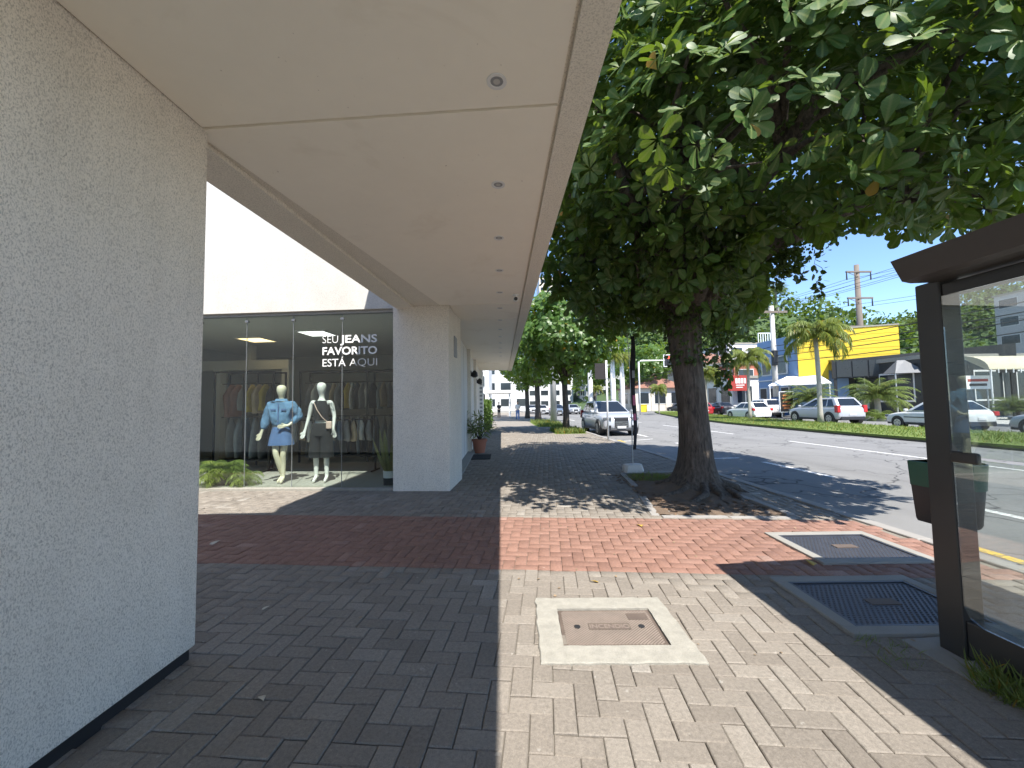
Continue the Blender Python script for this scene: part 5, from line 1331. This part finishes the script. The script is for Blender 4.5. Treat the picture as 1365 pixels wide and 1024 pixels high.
# ================================================================== HILL
def hill_h(x, y):
    f = min(1, max(0, (y-85)/55)); f = f*f*(3-2*f)
    g = min(1, max(0, (x-15)/45)); g = g*g*(3-2*g)
    return (31+7*math.sin(x*.03+.5)+5*math.sin(x*.075)+.035*max(0, x-150)*2)*f*g
nx, ny = 70, 26; V = []
for j in range(ny):
    for i in range(nx): x = 5+i*6; y = 80+j*6; V.append((x, y, hill_h(x, y)-.3))
Fq = np.array([(j*nx+i, j*nx+i+1, (j+1)*nx+i+1, (j+1)*nx+i) for j in range(ny-1) for i in range(nx-1)])
struct(fast_mesh('hill', np.array(V), Fq, 'hill_ground', None, smooth=True))
C = []; 
P = []; D = []; N = []; Z = []
for _ in range(560):
    x = rng.uniform(25, 330); y = rng.uniform(95, 165); h = hill_h(x, y)
    if h < 3: continue
    r = rng.uniform(2.5, 5.5); n = 85
    d = rng.normal(0, 1, (n, 3)); d /= np.linalg.norm(d, axis=1, keepdims=True)
    c = np.array((x, y, h+r*.7))
    P.append(c+d*r*rng.uniform(.6, 1.1, (n, 1))*np.array((1, 1, 1.15))); D.append(d+rng.normal(0, .7, (n, 3))); N.append(d+np.array((0, 0, .5))); Z.append(rng.uniform(.9, 2.0, n))
V, Fc, A = leaves(np.concatenate(P), np.concatenate(D), np.concatenate(N), np.concatenate(Z), OVAL)
tag(fast_mesh('hillside_wood', V, Fc, 'leaf_hill', None, A), 'dense dark green wood covering the far hill', 'wood', kind='stuff')
ht = None
for i, (x, y, s_, lb) in enumerate([(88, 130, 1.6, 'slender palm standing above the hill wood'), (150, 138, 1.8, 'slender palm standing above the hill wood'), (78, 128, 1.5, 'slender palm standing above the hill wood'), (97, 134, 1.5, 'slender palm standing above the hill wood')]):
    o = copy_tree(cy); o.name = 'hill_palm'; o.location = (x, y, hill_h(x, y)+4.5); o.scale = (s_*1.3,)*3; o['label'] = lb; o['group'] = 'palms on the hill'
    tr = [q for q in o.children if q.name.startswith('trunk')][0]; tr.scale = (.8, .8, 3.2); tr.location = (0, 0, -3.3)
for i, (x, y, s_) in enumerate(((70, 118, 5), (112, 120, 4.5), (60, 112, 5), (134, 124, 4.5))):
    pass

# ================================================================== CARS
def car(label, x, y, heading, kind, pmat, group=None, cat='car', name='parked_car', details=True):
    """x, y: centre; local +y is forward"""
    t = thing(name, label, cat, (x, y, -.12), heading, group)
    K = dict(hatch=dict(L=3.95, W=1.68, H=1.43, hood=.86, belt=.90, hy=.95, wsy=.35, rfy=-.1, rry=-1.35, rby=-1.86, R=.29, tail=.95, gc=.19),
             old=dict(L=3.85, W=1.62, H=1.40, hood=.84, belt=.88, hy=.85, wsy=.25, rfy=-.15, rry=-1.15, rby=-1.78, R=.28, tail=.92, gc=.20),
             suv=dict(L=4.5, W=1.84, H=1.66, hood=1.02, belt=1.06, hy=1.15, wsy=.5, rfy=-.2, rry=-1.7, rby=-2.15, R=.345, tail=1.08, gc=.24),
             sedan=dict(L=4.4, W=1.74, H=1.44, hood=.88, belt=.93, hy=1.0, wsy=.35, rfy=-.2, rry=-1.0, rby=-1.55, R=.30, tail=1.0, gc=.19))[kind]
    L, Wd, H = K['L']/2, K['W']/2, K['H']; gc = K['gc']; hood = K['hood']; belt = K['belt']; tl = K['tail']
    st = [(-L, .80, gc+.14, tl-.22), (-L+.06, .92, gc+.06, tl-.04), (-L+.25, .985, gc, tl), (-L+.9, 1, gc, belt), (-.3, 1, gc, belt), (K['wsy'], 1, gc, belt), (K['hy'], .995, gc, hood+.01),
          (L-.75, .985, gc, hood-.03), (L-.3, .95, gc+.01, hood-.10), (L-.08, .87, gc+.05, hood-.20), (L, .74, gc+.13, hood-.30)]
    rings = []
    for yy, wf, zb, zt in st:
        w = Wd*wf
        half_ = [(w*.90, zb), (w*.985, zb+.10), (w, zb+(zt-zb)*.52), (w*.985, zt-.13*(zt-zb)), (w*.93, zt-.03), (w*.80, zt+.005), (w*.4, zt+.025)]
        rings.append([(a, yy, b) for a, b in half_]+[(-a, yy, b) for a, b in half_[::-1]])
    MB().loft(rings[::-1]).build('body', pmat, t, smooth=True, sub=1)
    # cabin
    bw, rw = Wd*.93, Wd*.70; zb = belt-.03; zr = H
    B = [(-bw*.97, K['rby'], tl-.03), (bw*.97, K['rby'], tl-.03), (bw, K['hy']-.05, zb), (-bw, K['hy']-.05, zb)]
    T = [(-rw, K['rry'], zr-.02), (rw, K['rry'], zr-.02), (rw*.98, K['rfy']+.12, zr-.03), (-rw*.98, K['rfy']+.12, zr-.03)]
    mid = [(-rw*.6, (K['rry']+K['rfy'])/2, zr+.03), (rw*.6, (K['rry']+K['rfy'])/2, zr+.03)]
    MB().add(B+T, [(0, 1, 5, 4), (1, 2, 6, 5), (2, 3, 7, 6), (3, 0, 4, 7), (4, 5, 6, 7), (3, 2, 1, 0)]).build('cabin', pmat, t, bevel=.07, smooth=True, auto=30)
    def patch(name_, quad, s0, s1, u0, u1, mat='car_glass', o_=.012, s0t=None, s1t=None, par=None):
        q = [Vector(v) for v in quad]; nrm = (q[1]-q[0]).cross(q[3]-q[0]).normalized()
        s0t = s0 if s0t is None else s0t; s1t = s1 if s1t is None else s1t
        def pt(s_, u_): return (q[0].lerp(q[1], s_)).lerp(q[3].lerp(q[2], s_), u_)
        a = [pt(s0, u0), pt(s1, u0), pt(s1t, u1), pt(s0t, u1)]
        return MB().add([v+nrm*o_ for v in a]+[v-nrm*.02 for v in a], [(0, 1, 2, 3), (0, 4, 5, 1), (1, 5, 6, 2), (2, 6, 7, 3), (3, 7, 4, 0)]).build(name_, mat, par or t)
    patch('rear_window', [B[0], B[1], T[1], T[0]], .10, .90, .14, .88, s0t=.12, s1t=.88)
    patch('windscreen', [B[2], B[3], T[3], T[2]], .06, .94, .10, .92, s0t=.08, s1t=.92)
    for quad, fl in (([B[1], B[2], T[2], T[1]], 0), ([B[3], B[0], T[0], T[3]], 1)):
        spans = ((.10, .46), (.50, .88)) if kind != 'suv' else ((.08, .25), (.29, .56), (.60, .90))
        for a, b in spans:
            if fl: a, b = 1-b, 1-a
            patch('side_window', quad, a, b, .10, .84, s0t=a*.86+.05 if not fl else a*.86+.09, s1t=b*.86+.05 if not fl else b*.86+.09)
    # wheels
    wy = (L-.80, -L+.72)
    for yy in wy:
        for s_ in (-1, 1):
            xx = s_*(Wd-.11); r = K['R']
            MB().tube([(s_*(Wd-.28), yy, r+.03), (s_*(Wd+.006), yy, r+.03)], r*1.17, 22).build('wheel_arch', 'trim_black', t)
            w = MB().tube([(s_*(Wd-.2), yy, r), (s_*(Wd-.02), yy, r), (s_*(Wd+.012), yy, r)], [r, r, r*.93], 24).build('wheel', 'rubber', t, smooth=True, auto=40)
            rm = MB().tube([(s_*(Wd+.005), yy, r), (s_*(Wd+.017), yy, r)], r*.66, 20)
            rm.build('rim', 'rim', w)
            sp_ = MB()
            for k in range(5):
                a = k*1.2566+.3; c0 = Vector((s_*(Wd+.018), yy+math.cos(a)*r*.4, r+math.sin(a)*r*.4))
                sp_.add([c0+Vector((0, math.cos(b)*r*.13, math.sin(b)*r*.13)) for b in (0, 1.57, 3.14, 4.71)], [(0, 1, 2, 3)])
            sp_.build('rim_holes', 'trim_black', w)
    # front
    zl = hood-.22
    for s_ in (-1, 1):
        MB().box(-.19, .19, -.16, .05, -.065, .065, Matrix.Translation((s_*Wd*.70, L-.06, zl)) @ Matrix.Rotation(-s_*.35, 4, 'Z')).build('headlight', 'lamp_clear', t, bevel=.03)
        MB().box(-.10, .10, -.1, .03, -.06, .06, Matrix.Translation((s_*Wd*.64, L-.005, gc+.20)) @ Matrix.Rotation(-s_*.3, 4, 'Z')).build('fog_light_recess', 'trim_black', t, bevel=.02)
        tlm = Matrix.Translation((s_*Wd*.87, -L+.07, tl-.14))
        th_ = .10 if kind != 'suv' else .22
        MB().box(-.12, .09 if s_ < 0 else .12, -.06, .2, -th_, th_, tlm).build('tail_light', 'lamp_red', t, bevel=.03)
        mm = MB().box(s_*(Wd-.02), s_*(Wd+.17), K['wsy']+.28, K['wsy']+.38, belt+.0, belt+.12).build('mirror', pmat, t, bevel=.03)
    gr = MB().box(-.33, .33, L-.16, L+.008, gc+.16, zl+.06).build('grille', 'trim_black', t, bevel=.03)
    for k in range(3): MB().box(-.30, .30, L+.008, L+.016, gc+.22+.09*k, gc+.235+.09*k).build('grille_bar', 'chrome', gr)
    MB().box(-.2, .2, L+.008, L+.022, gc+.12, gc+.22).build('number_plate', 'plate', t)
    MB().box(-.2, .2, -L-.018, -L+.02, gc+.30, gc+.41).build('number_plate', 'plate', t)
    MB().box(-Wd*.80, Wd*.80, -L-.008, -L+.3, gc+.02, gc+.24).build('rear_bumper', 'trim_black' if kind in ('suv', 'old') else pmat, t, bevel=.04)
    MB().box(-Wd*.72, Wd*.72, L-.4, L-.008, gc-.01, gc+.10).build('front_bumper', 'trim_black', t, bevel=.03)
    for s_ in (-1, 1):
        MB().box(s_*(Wd-.03), s_*(Wd+.006), -L+1.12, L-1.18, gc, gc+.11).build('side_skirt', 'trim_black' if kind in ('suv', 'old') else pmat, t)
        if kind == 'old': MB().box(s_*(Wd-.02), s_*(Wd+.010), -L+1.1, L-1.15, .56, .60).build('side_strip', 'trim_black', t)
        for yy in (-.35, .55): MB().box(s_*(Wd-.01), s_*(Wd+.012), yy, yy+.16, belt-.16, belt-.13).build('door_handle', pmat, t)
    if kind == 'suv':
        for s_ in (-1, 1): MB().tube([(s_*rw*.9, K['rry']+.15, zr-.01), (s_*rw*.92, K['rry']+.3, zr+.045), (s_*rw*.92, K['rfy']-.2, zr+.045), (s_*rw*.9, K['rfy']-.05, zr-.0)], .016, 6).build('roof_rail', 'chrome', t)
    return t
P0 = math.pi
car('silver white SUV parked at the near kerb facing the big tree', 5.45, 20.2, P0+.02, 'suv', 'car_silver', name='parked_suv')
car('old white hatchback with red square tail lamps seen through the shelter glass', 21.45, 18.95, -.02, 'old', 'car_offwhite')
car('silver SUV with tall red tail lamps behind the median palm', 21.45, 25.7, -.03, 'suv', 'car_silver', name='parked_suv')
car('white modern hatchback behind the slender median palm', 21.3, 33.6, .03, 'hatch', 'car_white')
car('white SUV ahead of the silver one beside the menu board', 24.2, 36.3, -.02, 'suv', 'car_white', name='parked_suv')
car('red hatchback beyond the white hatchback', 22.2, 44, .0, 'hatch', 'car_red')
car('dark sedan parked by the red hatchback', 24.4, 43.5, -.03, 'sedan', 'car_dark')
car('silver grey sedan with only its front beside the old white hatchback', 21.5, 13.5, 0, 'sedan', 'car_silver')
car('silver sedan driving up the avenue towards the big tree', 10.6, 58, P0, 'sedan', 'car_silver', name='moving_car')
car('blue grey sedan parked beyond the slender street tree', 7.4, 52, P0, 'sedan', 'car_bluegrey')
car('white hatchback parked far along the near kerb beyond the blue grey sedan', 6.1, 59, P0, 'hatch', 'car_white')
car('white sedan parked furthest along the near kerb', 5.2, 66, P0, 'sedan', 'car_white')
car('dark hatchback parked by the red and white shop', 27.5, 60, .5, 'hatch', 'car_dark')
car('white sedan crossing far behind the parked SUV', 19, 74, 1.2, 'sedan', 'car_white', name='moving_car')

# ================================================================== PEOPLE
def person(label, x, y, rz, shirt, legs, stride):
    t = thing('person', label, 'person', (x, y, 0), rz)
    J = stand_joints(1.70)
    s_ = stride
    J.update(lkne=(.085, -.08*s_, .49), lcal=(.085, -.06*s_, .35), lank=(.085, -.12*s_, .09), ltoe=(.085, -.12*s_-.12, .03), rkne=(-.085, .02*s_, .49), rcal=(-.085, .10*s_, .35), rank=(-.085, .18*s_, .10), rtoe=(-.085, .18*s_-.1, .03),
             lwri=(.23, .10*s_, .92), lhan=(.23, .12*s_, .85), rwri=(-.23, -.12*s_, .92), rhan=(-.23, -.15*s_, .85))
    P, E = body_pts(J, fingers=False); skin_fig('body', 'skin', P, E, t, 1)
    k = 1.7/1.85
    jp = {'a': ((0, 0, .93), (.16, .115)), 'b': ((0, 0, 1.07), (.145, .11)), 'c': ((0, 0, 1.25), (.165, .115)), 'd': ((0, .01, 1.38), (.09, .075)),
          'ls': ((.155, .01, 1.33), .075), 'le': (J['lelb'], .055), 'rs': ((-.155, .01, 1.33), .075), 're': (J['relb'], .055)}
    skin_fig('shirt', shirt, jp, [('a', 'b'), ('b', 'c'), ('c', 'd'), ('c', 'ls'), ('ls', 'le'), ('c', 'rs'), ('rs', 're')], t, 1)
    lp = {'p': ((0, 0, .93), (.14, .11)), 'lh': (J['lhip'], .098), 'lk': (J['lkne'], .07), 'la': (J['lank'], .055), 'rh': (J['rhip'], .098), 'rk': (J['rkne'], .07), 'ra': (J['rank'], .055)}
    skin_fig('trousers', legs, lp, [('p', 'lh'), ('lh', 'lk'), ('lk', 'la'), ('p', 'rh'), ('rh', 'rk'), ('rk', 'ra')], t, 1)
    MB().loft([ring(0, .02, 1.58, .085, .09, 12), ring(0, .015, 1.64, .082, .095, 12), ring(0, .01, 1.70, .05, .06, 12)], False, True).build('hair', 'hair', t, smooth=True)
person('person in pale shirt and blue trousers walking along the sidewalk', 1.4, 34, .1, 'g_white', 'denim_mid', 1)
person('person in dark clothes standing by the white roofed stop', -.25, 40.5, .4, 'g_dark', 'g_dark', .3)
